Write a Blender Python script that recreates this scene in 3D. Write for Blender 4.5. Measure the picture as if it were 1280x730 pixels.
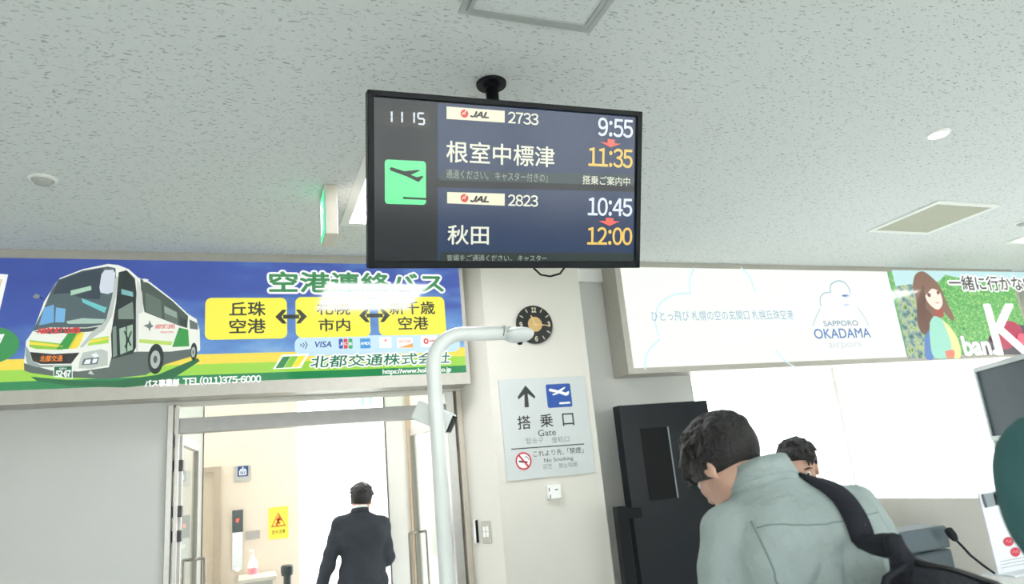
import bpy, bmesh, math, random
import numpy as np
from mathutils import Vector, Matrix
from mathutils.bvhtree import BVHTree

random.seed(7)
for _o in list(bpy.data.objects):
    bpy.data.objects.remove(_o)
SC = bpy.context.scene
COL = SC.collection
rad = math.radians

# ---------------------------------------------------------------- camera
CAMZ = 1.6
F_PX = 872.83                       # focal length in pixels of the 1280 px wide frame
PITCH, ROLL, YAW = rad(14.366), rad(-5.432), rad(-21.559)


def _cam_axes():
    r = np.array([1, 0, 0.]); u = np.array([0, 0, 1.]); f = np.array([0, 1., 0])
    f1 = math.cos(PITCH) * f + math.sin(PITCH) * u
    u1 = math.cos(PITCH) * u - math.sin(PITCH) * f
    r2 = math.cos(ROLL) * r + math.sin(ROLL) * u1
    u2 = math.cos(ROLL) * u1 - math.sin(ROLL) * r
    c, s = math.cos(YAW), math.sin(YAW)
    Z = np.array([[c, -s, 0], [s, c, 0], [0, 0, 1]])
    return np.array([Z @ r2, Z @ u2, Z @ f1])


AX = _cam_axes()
EYE = np.array([0, 0, CAMZ])
cam_d = bpy.data.cameras.new('camera')
cam_d.sensor_width = 36
cam_d.sensor_fit = 'HORIZONTAL'
cam_d.lens = F_PX / 1280 * 36
cam_d.clip_start = 0.02
cam_d.dof.use_dof = True
cam_d.dof.focus_distance = 3.2
cam_d.dof.aperture_fstop = 3.0
cam = bpy.data.objects.new('camera', cam_d)
COL.objects.link(cam)
mw = Matrix.Identity(4)
for i in range(3):
    mw[i][0], mw[i][1], mw[i][2], mw[i][3] = AX[0][i], AX[1][i], -AX[2][i], EYE[i]
cam.matrix_world = mw
SC.camera = cam

# ---------------------------------------------------------------- world, exposure
SC.view_settings.view_transform = 'Standard'
SC.view_settings.look = 'None'
SC.view_settings.exposure = 0.0
SC.view_settings.gamma = 1.0
SC.view_settings.use_curve_mapping = False
SC.cycles.use_denoising = True
SC.cycles.max_bounces = 8
SC.cycles.diffuse_bounces = 5
SC.cycles.sample_clamp_indirect = 8.0
SKY = 7.0
wd = bpy.data.worlds.new('overcast_sky')
SC.world = wd
wd.use_nodes = True
_bg = wd.node_tree.nodes['Background']
_bg.inputs[0].default_value = (0.97, 0.985, 0.985, 1)
_bg.inputs[1].default_value = SKY

ZC = 1.584 + CAMZ        # ceiling height
YS = 4.8                 # front plane of the two hanging signs and the pillar
YW = 5.05                # wall plane behind them


# ---------------------------------------------------------------- helpers
def lin(c):
    if isinstance(c, str):
        c = c.lstrip('#')
        c = [int(c[i:i + 2], 16) / 255 for i in (0, 2, 4)]
    return tuple((x / 12.92 if x <= 0.04045 else ((x + 0.055) / 1.055) ** 2.4) for x in c) + (1.0,)


def ray(x, y):
    return AX[0] * (x - 640) / F_PX - AX[1] * (y - 365) / F_PX + AX[2]


def at_y(x, y, Y):
    d = ray(x, y); return EYE + d * (Y / d[1])


def at_z(x, y, Z):
    d = ray(x, y); return EYE + d * ((Z - CAMZ) / d[2])


def at_d(x, y, D):
    return EYE + ray(x, y) * D


MATS = {}


def mat(name, col, rough=0.6, metal=0.0, var=0.04, scale=12.0, bump=0.0, bscale=60.0, spec=0.5, emit=0.0, coat=0.0,
        trans=0.0):
    """procedural surface: base colour with a little noise variation, optional noise bump"""
    if name in MATS:
        return MATS[name]
    m = bpy.data.materials.new(name); m.use_nodes = True
    nt = m.node_tree; b = nt.nodes['Principled BSDF']
    c = lin(col)
    b.inputs['Roughness'].default_value = rough
    b.inputs['Metallic'].default_value = metal
    b.inputs['Specular IOR Level'].default_value = spec
    b.inputs['Coat Weight'].default_value = coat
    b.inputs['Coat Roughness'].default_value = 0.05
    b.inputs['Transmission Weight'].default_value = trans
    tc = nt.nodes.new('ShaderNodeTexCoord')
    nz = nt.nodes.new('ShaderNodeTexNoise'); nz.inputs['Scale'].default_value = scale
    nz.inputs['Detail'].default_value = 3
    nt.links.new(tc.outputs['Object'], nz.inputs['Vector'])
    mr = nt.nodes.new('ShaderNodeMapRange')
    mr.inputs['From Min'].default_value = 0.3; mr.inputs['From Max'].default_value = 0.7
    mr.inputs['To Min'].default_value = 1 - var; mr.inputs['To Max'].default_value = 1 + var
    nt.links.new(nz.outputs['Fac'], mr.inputs['Value'])
    mx = nt.nodes.new('ShaderNodeVectorMath'); mx.operation = 'SCALE'
    mx.inputs[0].default_value = c[:3]
    nt.links.new(mr.outputs[0], mx.inputs['Scale'])
    nt.links.new(mx.outputs[0], b.inputs['Base Color'])
    if emit:
        nt.links.new(mx.outputs[0], b.inputs['Emission Color'])
        b.inputs['Emission Strength'].default_value = emit
    if bump:
        n2 = nt.nodes.new('ShaderNodeTexNoise'); n2.inputs['Scale'].default_value = bscale
        n2.inputs['Detail'].default_value = 4
        nt.links.new(tc.outputs['Object'], n2.inputs['Vector'])
        bp = nt.nodes.new('ShaderNodeBump'); bp.inputs['Strength'].default_value = bump
        bp.inputs['Distance'].default_value = 0.05 if bscale < 20 else 0.01
        nt.links.new(n2.outputs['Fac'], bp.inputs['Height'])
        nt.links.new(bp.outputs[0], b.inputs['Normal'])
    MATS[name] = m
    return m


def glow(col, s=1.0, rough=0.08, spec=None, key=None):
    """backlit print or screen pixels under a clear glossy cover"""
    name = key or ('lit_%s_%s_%s' % (col, s, rough))
    if spec is None: spec = .85 if rough < .1 else .45      # acrylic sign cover / screen
    if name in MATS:
        return MATS[name]
    m = bpy.data.materials.new(name); m.use_nodes = True
    b = m.node_tree.nodes['Principled BSDF']
    c = lin(col)
    b.inputs['Base Color'].default_value = (c[0] * .12, c[1] * .12, c[2] * .12, 1)
    b.inputs['Roughness'].default_value = rough
    b.inputs['Specular IOR Level'].default_value = spec
    b.inputs['Emission Color'].default_value = c
    b.inputs['Emission Strength'].default_value = s
    MATS[name] = m
    return m


def ink(col):
    return mat('ink_' + col.lstrip('#'), col, rough=0.5, var=0.02)


def tag(o, label=None, cat=None, group=None, kind=None):
    if label: o['label'] = label
    if cat: o['category'] = cat
    if group: o['group'] = group
    if kind: o['kind'] = kind
    return o


def empty(name, loc=(0, 0, 0), label=None, cat=None, group=None, kind=None):
    o = bpy.data.objects.new(name, None); COL.objects.link(o)
    o.location = loc; o.empty_display_size = 0.1
    return tag(o, label, cat, group, kind)


def link(name, me, mats, parent=None, smooth=False):
    if not isinstance(mats, (list, tuple)): mats = [mats]
    for m in mats: me.materials.append(m)
    o = bpy.data.objects.new(name, me); COL.objects.link(o)
    if parent is not None: o.parent = parent
    if smooth:
        me.polygons.foreach_set('use_smooth', [True] * len(me.polygons))
    me.update()
    return o


class MB:
    """collects shapes for ONE mesh; coordinates are given in world space, org is the parent's place"""

    def __init__(self, org=(0, 0, 0)):
        self.bm = bmesh.new(); self.org = Vector(org); self.mi = 0

    def _add(self, vs, fs, smooth=False):
        v = [self.bm.verts.new(Vector([float(t) for t in p]) - self.org) for p in vs]
        for f in fs:
            try:
                q = self.bm.faces.new([v[i] for i in f]); q.material_index = self.mi; q.smooth = smooth
            except ValueError:
                pass
        return v

    def box(self, lo, hi, bevel=0.0, M=None):
        b = bmesh.new()
        bmesh.ops.create_cube(b, size=1)
        for v in b.verts:
            v.co = Vector([(lo[i] + hi[i]) / 2 + v.co[i] * (hi[i] - lo[i]) for i in range(3)])
        if bevel:
            bmesh.ops.bevel(b, geom=list(b.edges), offset=bevel, segments=2, affect='EDGES', profile=0.5)
        if M is not None:
            bmesh.ops.transform(b, matrix=M, verts=b.verts)
        self.merge(b)
        return self

    def merge(self, b, smooth=None):
        b.verts.index_update()
        vs = [v.co.copy() for v in b.verts]
        v = [self.bm.verts.new(p - self.org) for p in vs]
        for f in b.faces:
            q = self.bm.faces.new([v[w.index] for w in f.verts]); q.material_index = self.mi
            q.smooth = f.smooth if smooth is None else smooth
        b.free()

    def tube(self, pts, r, n=16, caps=True, flat=None):
        """swept circle (or ellipse: r=(a,b) with flat=normal direction) along points; r may be a list per point"""
        pts = [Vector([float(t) for t in p]) for p in pts]
        N = len(pts); rings = []; up = None
        for i, p in enumerate(pts):
            t = (pts[min(i + 1, N - 1)] - pts[max(i - 1, 0)]).normalized()
            if up is None:
                a = Vector((0, 0, 1)) if abs(t.z) < .9 else Vector((1, 0, 0))
                up = (a - t * a.dot(t)).normalized()
            else:
                up = (up - t * up.dot(t)).normalized()
            s = t.cross(up)
            rr = r[i] if isinstance(r, list) else r
            rings.append([p + (up * math.cos(2 * math.pi * k / n) + s * math.sin(2 * math.pi * k / n)) * rr for k in range(n)])
        vs = [q for R_ in rings for q in R_]
        fs = []
        for i in range(N - 1):
            for k in range(n):
                fs.append((i * n + k, i * n + (k + 1) % n, (i + 1) * n + (k + 1) % n, (i + 1) * n + k))
        if caps:
            fs.append(tuple(range(n))[::-1]); fs.append(tuple((N - 1) * n + k for k in range(n)))
        self._add(vs, fs, True)
        return self

    def lathe(self, c, prof, n=32, axis=(0, 0, 1)):
        c = Vector([float(t) for t in c]); ax = Vector(axis).normalized()
        a = Vector((1, 0, 0)) if abs(ax.x) < .9 else Vector((0, 1, 0))
        u = (a - ax * a.dot(ax)).normalized(); w = ax.cross(u)
        vs = []
        for r, h in prof:
            for k in range(n):
                th = 2 * math.pi * k / n
                vs.append(c + ax * h + (u * math.cos(th) + w * math.sin(th)) * max(r, 1e-5))
        fs = []
        for i in range(len(prof) - 1):
            for k in range(n):
                fs.append((i * n + k, i * n + (k + 1) % n, (i + 1) * n + (k + 1) % n, (i + 1) * n + k))
        fs.append(tuple(range(n))[::-1]); fs.append(tuple((len(prof) - 1) * n + k for k in range(n)))
        self._add(vs, fs, False)
        return self

    def quad(self, a, b, c, d):
        self._add([a, b, c, d], [(0, 1, 2, 3)]); return self

    def ribbon(self, pts, nrm, width, thick):
        """flat band along pts, nrm = outward normal per point"""
        pts = [Vector(p) for p in pts]; N = len(pts); vs = []; fs = []
        for i, p in enumerate(pts):
            t = (pts[min(i + 1, N - 1)] - pts[max(i - 1, 0)]).normalized()
            n_ = Vector(nrm[i]); n_ = (n_ - t * n_.dot(t)).normalized(); s = t.cross(n_)
            w = width[i] if isinstance(width, list) else width
            vs += [p - s * w / 2, p + s * w / 2, p + s * w / 2 + n_ * thick, p - s * w / 2 + n_ * thick]
        for i in range(N - 1):
            for k in range(4):
                a, b_ = i * 4 + k, i * 4 + (k + 1) % 4
                fs.append((a, b_, b_ + 4, a + 4))
        fs += [(3, 2, 1, 0), tuple((N - 1) * 4 + k for k in range(4))]
        self._add(vs, fs, True); return self

    def build(self, name, mats, parent=None, label=None):
        bmesh.ops.recalc_face_normals(self.bm, faces=self.bm.faces)
        me = bpy.data.meshes.new(name); self.bm.to_mesh(me); self.bm.free()
        o = link(name, me, mats, parent)
        if parent is None: o.location = self.org
        if label: o['label'] = label
        return o


def bx(name, lo, hi, m, parent=None, bevel=0.0, org=None, label=None):
    o_ = org if org is not None else (parent.location if parent is not None and parent.parent is None else (0, 0, 0))
    return MB(o_).box(lo, hi, bevel).build(name, m, parent, label)


# ---- lettering and flat prints on a sign, screen or label
_TC = {}


def text_geo(s, bold=0.0, shear=0.0):
    key = (s, bold, shear)
    if key not in _TC:
        cu = bpy.data.curves.new('letters', 'FONT'); cu.body = s
        cu.offset = bold; cu.shear = shear; cu.resolution_u = 4
        o = bpy.data.objects.new('letters', cu); COL.objects.link(o)
        bpy.context.view_layer.update()
        me = bpy.data.meshes.new_from_object(o.evaluated_get(bpy.context.evaluated_depsgraph_get()))
        v = np.array([q.co[:2] for q in me.vertices]); f = [tuple(p.vertices) for p in me.polygons]
        bpy.data.objects.remove(o); bpy.data.curves.remove(cu); bpy.data.meshes.remove(me)
        _TC[key] = (v, f)
    return _TC[key]


def wide_geo(s, gap=.07, digit=.56):
    """the same, in the upright sans forms of the east Asian font (full width codes set close)"""
    key = ('wide', s, gap)
    if key not in _TC:
        V, F, x, n0 = [], [], 0.0, 0
        for c in s:
            if c == ' ': x += .3; continue
            v, f = text_geo(chr(ord(c) + 0xFEE0) if 33 <= ord(c) < 127 else c)
            if c == '-': v = v * np.array([.4, 1])
            lo, hi = v[:, 0].min(), v[:, 0].max(); w = hi - lo
            adv = digit if c.isdigit() else w + gap * (1.0 if c not in ':.' else 2.2)
            V.append(v + np.array([x - lo + (adv - w) / 2, 0])); F += [tuple(n0 + i for i in q) for q in f]; n0 += len(v); x += adv
        _TC[key] = (np.concatenate(V), F)
    return _TC[key]


class Plane:
    """a flat face in the room: origin, right and up directions; loc() gives its own coordinates"""

    def __init__(self, o, u, v):
        self.o = np.array(o, float); self.u = np.array(u, float); self.v = np.array(v, float)
        self.n = np.cross(self.u, self.v)

    def loc(self, x, y):
        d = ray(x, y); t = ((self.o - EYE) @ self.n) / (d @ self.n)
        p = EYE + d * t - self.o
        return (float(p @ self.u), float(p @ self.v))

    def matrix(self):
        m = Matrix.Identity(4)
        for i in range(3):
            m[i][0], m[i][1], m[i][2], m[i][3] = self.u[i], -self.n[i], self.v[i], self.o[i]
        return m


class Art:
    STEP = 0.0007

    def __init__(self, plane):
        self.pl = plane; self.v = []; self.f = []; self.mi = []; self.mats = []

    def _m(self, m):
        if m not in self.mats: self.mats.append(m)
        return self.mats.index(m)

    def raw(self, uv, faces, m, layer):
        b = len(self.v)
        self.v += [(a, -layer * self.STEP, c) for a, c in uv]
        k = self._m(m)
        for f in faces:
            self.f.append(tuple(b + i for i in f)); self.mi.append(k)

    def poly_uv(self, uv, m, layer=1):
        self.raw(uv, [tuple(range(len(uv)))], m, layer)

    def poly(self, px, m, layer=1):
        self.poly_uv([self.pl.loc(*p) for p in px], m, layer)

    def rect_uv(self, u0, v0, u1, v1, m, layer=1, r=0.0):
        if r <= 0:
            return self.poly_uv([(u0, v0), (u1, v0), (u1, v1), (u0, v1)], m, layer)
        uv = []
        for cx, cy, a0 in ((u1 - r, v0 + r, -90), (u1 - r, v1 - r, 0), (u0 + r, v1 - r, 90), (u0 + r, v0 + r, 180)):
            for k in range(7):
                a = rad(a0 + 15 * k); uv.append((cx + r * math.cos(a), cy + r * math.sin(a)))
        self.poly_uv(uv, m, layer)

    def rect(self, x0, y0, x1, y1, m, layer=1, r=0.0):
        """r as a share of the shorter side"""
        a = self.pl.loc(x0, y0); c = self.pl.loc(x1, y1)
        u0, u1 = sorted((a[0], c[0])); v0, v1 = sorted((a[1], c[1]))
        self.rect_uv(u0, v0, u1, v1, m, layer, r * min(u1 - u0, v1 - v0))

    def ell_uv(self, cu, cv, ru, rv, m, layer=1, n=36, inner=0.0):
        o = [(cu + ru * math.cos(2 * math.pi * k / n), cv + rv * math.sin(2 * math.pi * k / n)) for k in range(n)]
        if inner <= 0:
            return self.poly_uv(o, m, layer)
        i_ = [(cu + ru * inner * math.cos(2 * math.pi * k / n), cv + rv * inner * math.sin(2 * math.pi * k / n)) for k in range(n)]
        self.raw(o + i_, [(k, (k + 1) % n, n + (k + 1) % n, n + k) for k in range(n)], m, layer)

    def ell(self, x, y, rx, ry, m, layer=1, inner=0.0):
        c = self.pl.loc(x, y); a = self.pl.loc(x + rx, y); b = self.pl.loc(x, y - ry)
        self.ell_uv(c[0], c[1], abs(a[0] - c[0]), abs(b[1] - c[1]), m, layer, inner=inner)

    def line(self, px, w, m, layer=1, uv=False):
        """stroke of width w (metres)"""
        P = [np.array(p if uv else self.pl.loc(*p)) for p in px]
        L, R_ = [], []
        for i, p in enumerate(P):
            t = P[min(i + 1, len(P) - 1)] - P[max(i - 1, 0)]; t = t / (np.linalg.norm(t) + 1e-9)
            n = np.array([-t[1], t[0]]) * w / 2
            L.append(tuple(p + n)); R_.append(tuple(p - n))
        N = len(P)
        self.raw(L + R_, [(i, N + i, N + i + 1, i + 1) for i in range(N - 1)], m, layer)

    def text_uv(self, s, u0, v0, u1, v1, m, layer=1, bold=0.0, shear=0.0, wide=False):
        v, f = wide_geo(s) if wide else text_geo(s, 0.0, shear)
        if wide and shear: v = v + np.stack([v[:, 1] * shear, v[:, 1] * 0], -1)
        lo, hi = v.min(0), v.max(0); q = (v - lo) / (hi - lo)
        r = bold * (v1 - v0)                                   # stroke weight as a share of the height
        n = 0 if r == 0 else (6 if bold < .03 else 12)
        for k in range(max(n, 1)):
            du, dv = (0, 0) if n == 0 else (r * math.cos(2 * math.pi * k / n), r * math.sin(2 * math.pi * k / n))
            uv = [(u0 + a * (u1 - u0) + du, v0 + b * (v1 - v0) + dv) for a, b in q]
            self.raw(uv, f, m, layer + k * .012)

    def text(self, s, left, right, m, layer=1, bold=0.0, shear=0.0, wide=False):
        """left=(x, ytop, ybottom), right likewise: the lettering's outline in the print"""
        a = self.pl.loc(left[0], left[1]); b = self.pl.loc(left[0], left[2])
        c = self.pl.loc(right[0], right[1]); d = self.pl.loc(right[0], right[2])
        self.text_uv(s, (a[0] + b[0]) / 2, (b[1] + d[1]) / 2, (c[0] + d[0]) / 2, (a[1] + c[1]) / 2, m, layer, bold, shear, wide)

    def build(self, name, parent, label=None):
        me = bpy.data.meshes.new(name); me.from_pydata(self.v, [], self.f)
        o = link(name, me, self.mats, parent)
        me.polygons.foreach_set('material_index', self.mi); me.update()
        bm = bmesh.new(); bm.from_mesh(me)
        for f in bm.faces:
            f.normal_update()
            if f.normal.y > 0: f.normal_flip()
        bm.to_mesh(me); bm.free()
        if label: o['label'] = label
        return o


# ---- organic solids: signed distance fields turned into one continuous surface
class Blob:
    def __init__(self, lo, hi, hx, zs=None):
        self.ax = [np.arange(lo[i], hi[i], hx) for i in range(2)]
        self.ax.append(np.arange(lo[2], hi[2], hx) if zs is None else np.array(zs))
        self.D = np.ones([len(a) for a in self.ax], np.float32)

    def _sub(self, lo, hi):
        ix = []
        for a, l, h in zip(self.ax, lo, hi):
            i0 = max(0, int(np.searchsorted(a, l)) - 1); i1 = min(len(a), int(np.searchsorted(a, h)) + 1)
            ix.append(slice(i0, max(i0 + 1, i1)))
        X = np.meshgrid(self.ax[0][ix[0]], self.ax[1][ix[1]], self.ax[2][ix[2]], indexing='ij')
        return tuple(ix), np.stack(X, -1)

    def _put(self, ix, d, k, op):
        a = self.D[ix]
        if op == 'sub':
            d = -d; kk = max(k, 1e-5)
            h = np.clip(.5 + .5 * (d - a) / kk, 0, 1)
            self.D[ix] = a * (1 - h) + d * h + kk * h * (1 - h)
        elif op == 'cut':
            self.D[ix] = np.maximum(a, d)
        else:
            kk = max(k, 1e-5); h = np.clip(.5 + .5 * (a - d) / kk, 0, 1)
            self.D[ix] = a * (1 - h) + d * h - kk * h * (1 - h)

    def cone(self, a, b, ra, rb, k=0.02, op='add'):
        a = np.array(a, float); b = np.array(b, float); r = max(ra, rb) + k + .03
        ix, P = self._sub(np.minimum(a, b) - r, np.maximum(a, b) + r)
        ab = b - a; t = np.clip(((P - a) @ ab) / max(ab @ ab, 1e-9), 0, 1)
        d = np.linalg.norm(P - a - t[..., None] * ab, axis=-1) - (ra + (rb - ra) * t)
        self._put(ix, d.astype(np.float32), k, op); return self

    def chain(self, pts, rs, k=0.015):
        for i in range(len(pts) - 1): self.cone(pts[i], pts[i + 1], rs[i], rs[i + 1], k)
        return self

    def ell(self, c, r, R=None, k=0.02, op='add'):
        c = np.array(c, float); r = np.array(r, float); m = r.max() + k + .03
        ix, P = self._sub(c - m, c + m)
        q = P - c
        if R is not None: q = q @ R
        k0 = np.linalg.norm(q / r, axis=-1); k1 = np.linalg.norm(q / (r * r), axis=-1) + 1e-6
        d = k0 * (k0 - 1) / k1
        self._put(ix, d.astype(np.float32), k, op); return self

    def rbox(self, c, h, rr, R=None, k=0.01, op='add'):
        c = np.array(c, float); h = np.array(h, float); m = np.linalg.norm(h) + k + .03
        ix, P = self._sub(c - m, c + m)
        q = P - c
        if R is not None: q = q @ R
        q = np.abs(q) - (h - rr)
        d = np.linalg.norm(np.maximum(q, 0), axis=-1) + np.minimum(q.max(-1), 0) - rr
        self._put(ix, d.astype(np.float32), k, op); return self

    def half(self, p, n):
        """keep the side where (x-p).n < 0"""
        ix, P = self._sub(*[[a[i] for a in self.ax] for i in (0, -1)])
        n = np.array(n, float); n /= np.linalg.norm(n)
        self.D = np.maximum(self.D, ((P - np.array(p)) @ n).astype(np.float32)); return self

    def wobble(self, fn):
        X = np.meshgrid(*self.ax, indexing='ij'); self.D = self.D + fn(*X).astype(np.float32); return self

    def build(self, name, m, parent=None, org=(0, 0, 0)):
        D = self.D; S = D < 0; n = D.shape
        cell = np.zeros([k - 1 for k in n], np.int8)
        sm = [slice(0, -1), slice(1, None)]
        for i in (0, 1):
            for j in (0, 1):
                for k in (0, 1): cell += S[sm[i], sm[j], sm[k]]
        act = (cell > 0) & (cell < 8)
        idx = -np.ones(cell.shape, np.int64); I = np.argwhere(act); idx[act] = np.arange(len(I))
        pos = np.zeros((len(I), 3)); cnt = np.zeros(len(I))
        cor = [(i, j, k) for i in (0, 1) for j in (0, 1) for k in (0, 1)]
        gx = self.ax

        def val(o): return D[I[:, 0] + o[0], I[:, 1] + o[1], I[:, 2] + o[2]]

        def xyz(o): return np.stack([gx[t][I[:, t] + o[t]] for t in range(3)], -1)
        for a in cor:
            for t in range(3):
                if a[t] == 0:
                    b = list(a); b[t] = 1
                    va, vb = val(a), val(b); cr = (va < 0) != (vb < 0)
                    s = np.where(cr, va / np.where(cr, va - vb, 1), 0)
                    p = xyz(a) + (xyz(b) - xyz(a)) * s[:, None]
                    pos += np.where(cr[:, None], p, 0); cnt += cr
        pos /= np.maximum(cnt, 1)[:, None]
        faces = []
        for t in range(3):
            u, v = [(1, 2), (2, 0), (0, 1)][t]
            lo = [slice(None)] * 3; hi = [slice(None)] * 3
            lo[t] = slice(0, -1); hi[t] = slice(1, None)
            cr = S[tuple(lo)] != S[tuple(hi)]
            E_ = np.argwhere(cr)
            ok = (E_[:, u] > 0) & (E_[:, v] > 0) & (E_[:, u] < n[u] - 1) & (E_[:, v] < n[v] - 1)
            E_ = E_[ok]

            def cid(du, dv):
                q = E_.copy(); q[:, u] += du; q[:, v] += dv
                return idx[q[:, 0], q[:, 1], q[:, 2]]
            Q = np.stack([cid(-1, -1), cid(0, -1), cid(0, 0), cid(-1, 0)], -1)
            ins = S[E_[:, 0], E_[:, 1], E_[:, 2]]
            Q[~ins] = Q[~ins][:, ::-1]
            faces.append(Q)
        Q = np.concatenate(faces); Q = Q[(Q >= 0).all(1)]
        me = bpy.data.meshes.new(name)
        me.from_pydata((pos - np.array(org)).tolist(), [], Q.tolist())
        o = link(name, me, m, parent, smooth=True)
        if parent is None: o.location = org
        return o


def rot(yaw=0, pitch=0, roll=0):
    """columns: local x, y(forward), z in the world; yaw left, pitch up, roll"""
    M = Matrix.Rotation(yaw, 3, 'Z') @ Matrix.Rotation(pitch, 3, 'X') @ Matrix.Rotation(roll, 3, 'Y')
    return np.array(M)


# ================================================================ THE SETTING
wall_m = mat('wall_paint', '#dcd9cf', 0.75, var=0.015, scale=3, bump=0.03, bscale=220)
panel_m = mat('wall_panel_grey', '#cdcdc9', 0.55, var=0.02, scale=2)
cream_m = mat('hall_paint', '#d9cdbc', 0.7, var=0.015, scale=3)
white_m = mat('white_paint', '#f2f2ee', 0.5, var=0.01)
alu_m = mat('brushed_aluminium', '#b9b7b2', 0.38, metal=0.55, var=0.04, scale=30)
alu_d = mat('sign_case_metal', '#b9b5ac', 0.42, metal=0.35, var=0.04, scale=20)
steel_m = mat('stainless_steel', '#c2c4c2', 0.3, metal=0.8, var=0.05, scale=40)
dark_m = mat('dark_grey_metal', '#3a3b3a', 0.4, var=0.05)
black_m = mat('black_plastic', '#12161a', 0.5, var=0.06, scale=40, spec=.2)
seal_m = mat('rubber_seal', '#4a4842', 0.6)


def glass_mat():
    m = bpy.data.materials.new('clear_glass'); m.use_nodes = True
    nt = m.node_tree; nt.nodes.clear()
    o = nt.nodes.new('ShaderNodeOutputMaterial'); mx = nt.nodes.new('ShaderNodeMixShader')
    t = nt.nodes.new('ShaderNodeBsdfTransparent'); t.inputs[0].default_value = (.96, .98, .97, 1)
    g = nt.nodes.new('ShaderNodeBsdfGlossy'); g.inputs['Roughness'].default_value = 0.02
    f = nt.nodes.new('ShaderNodeFresnel'); f.inputs['IOR'].default_value = 1.45
    ge = nt.nodes.new('ShaderNodeNewGeometry'); su = nt.nodes.new('ShaderNodeMath'); su.operation = 'SUBTRACT'; su.inputs[0].default_value = 1
    nt.links.new(ge.outputs['Backfacing'], su.inputs[1]); mu_ = nt.nodes.new('ShaderNodeMath'); mu_.operation = 'MULTIPLY'
    nt.links.new(f.outputs[0], mu_.inputs[0]); nt.links.new(su.outputs[0], mu_.inputs[1])
    nt.links.new(mu_.outputs[0], mx.inputs[0]); nt.links.new(t.outputs[0], mx.inputs[1])
    nt.links.new(g.outputs[0], mx.inputs[2]); nt.links.new(mx.outputs[0], o.inputs['Surface'])
    return m


glass_m = glass_mat()


def ceiling_mat():
    """mineral fibre board: short dark fissures running along the tiles"""
    m = bpy.data.materials.new('fissured_ceiling_board'); m.use_nodes = True
    nt = m.node_tree; b = nt.nodes['Principled BSDF']; L = nt.links.new
    b.inputs['Roughness'].default_value = 0.85; b.inputs['Specular IOR Level'].default_value = 0.2
    tc = nt.nodes.new('ShaderNodeTexCoord')
    w = nt.nodes.new('ShaderNodeTexNoise'); w.inputs['Scale'].default_value = 9
    L(tc.outputs['Object'], w.inputs['Vector'])
    ws = nt.nodes.new('ShaderNodeVectorMath'); ws.operation = 'SCALE'; ws.inputs['Scale'].default_value = 0.05
    L(w.outputs['Color'], ws.inputs[0])
    ad = nt.nodes.new('ShaderNodeVectorMath'); ad.operation = 'ADD'
    L(tc.outputs['Object'], ad.inputs[0]); L(ws.outputs[0], ad.inputs[1])
    out = None
    for k, (sx, sy, ang, t0, t1) in enumerate(((30, 95, -8, .66, .72), (36, 100, -26, .665, .725), (44, 80, 18, .68, .74))):
        mp = nt.nodes.new('ShaderNodeMapping'); mp.inputs['Rotation'].default_value = (0, 0, rad(ang))
        mp.inputs['Scale'].default_value = (sx, sy, 1); mp.inputs['Location'].default_value = (3.7 * k, 1.3 * k, 0)
        L(ad.outputs[0], mp.inputs['Vector'])
        n = nt.nodes.new('ShaderNodeTexNoise'); n.inputs['Scale'].default_value = 1; n.inputs['Detail'].default_value = 1
        L(mp.outputs[0], n.inputs['Vector'])
        r = nt.nodes.new('ShaderNodeMapRange'); r.inputs['From Min'].default_value = t0; r.inputs['From Max'].default_value = t1
        L(n.outputs['Fac'], r.inputs['Value'])
        if out is None: out = r.outputs[0]
        else:
            mm = nt.nodes.new('ShaderNodeMath'); mm.operation = 'MAXIMUM'; L(out, mm.inputs[0]); L(r.outputs[0], mm.inputs[1]); out = mm.outputs[0]
    mx = nt.nodes.new('ShaderNodeMix'); mx.data_type = 'RGBA'
    mx.inputs[6].default_value = lin('#e3e6e4'); mx.inputs[7].default_value = lin('#b2b7b4')
    L(out, mx.inputs[0]); L(mx.outputs[2], b.inputs['Base Color'])
    bp = nt.nodes.new('ShaderNodeBump'); bp.inputs['Strength'].default_value = 0.35; bp.inputs['Distance'].default_value = 0.004; bp.invert = True
    L(out, bp.inputs['Height']); L(bp.outputs[0], b.inputs['Normal'])
    return m


def floor_mat():
    m = mat('floor_tiles', '#c6cacd', 0.35, var=0.05, scale=5)
    return m


def st(name, lo, hi, m, bevel=0):
    o = MB((0, 0, 0)).box(lo, hi, bevel).build(name, m)
    return tag(o, kind='structure')


XR, XL, YR = 8.0, -5.0, -4.5
st('floor', (XL - .2, YR - .2, -.12), (XR + .2, 9.0, 0), floor_mat())
st('ground_outside', (-60, -60, -.5), (60, 60, -.14), mat('concrete_apron', '#d8d8d4', 0.9, var=0.05, scale=.4))
st('ceiling', (XL - .2, YR - .2, ZC), (XR + .2, 6.5, ZC + .15), ceiling_mat())  # stops short of the elevator wall, an added gap so sky lights it

# wall behind the left sign with the doorway, chamfered pillar, wall behind the right sign with the big window
DX0, DX1 = -0.47, 1.50              # doorway
ZT = 0.62 + CAMZ                    # top of the glazed opening
st('wall_back_left', (XL - .2, YW, 0), (DX0, YW + .15, ZC), panel_m)
st('wall_above_door', (DX0, YW, ZT), (DX1, YW + .15, ZC), wall_m)
PX0, PX1 = 1.657, 2.472
b = MB()
v = [(PX0, YS), (PX1, YS), (PX1, YW + .15), (DX1, YW + .15), (DX1, YW - .0)]
n = len(v)
b._add([(x, y, 0) for x, y in v] + [(x, y, ZC) for x, y in v],
       [tuple(range(n))[::-1], tuple(range(n, 2 * n))] + [(i, (i + 1) % n, n + (i + 1) % n, n + i) for i in range(n)])
tag(b.build('wall_pillar', wall_m), kind='structure')
WX0, WX1 = 3.56, 7.85                # big window
WZ0, WZ1 = CAMZ - 1.0, CAMZ + .80
st('wall_back_right', (PX1, YW, 0), (WX0, YW + .15, ZC), panel_m)
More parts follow.
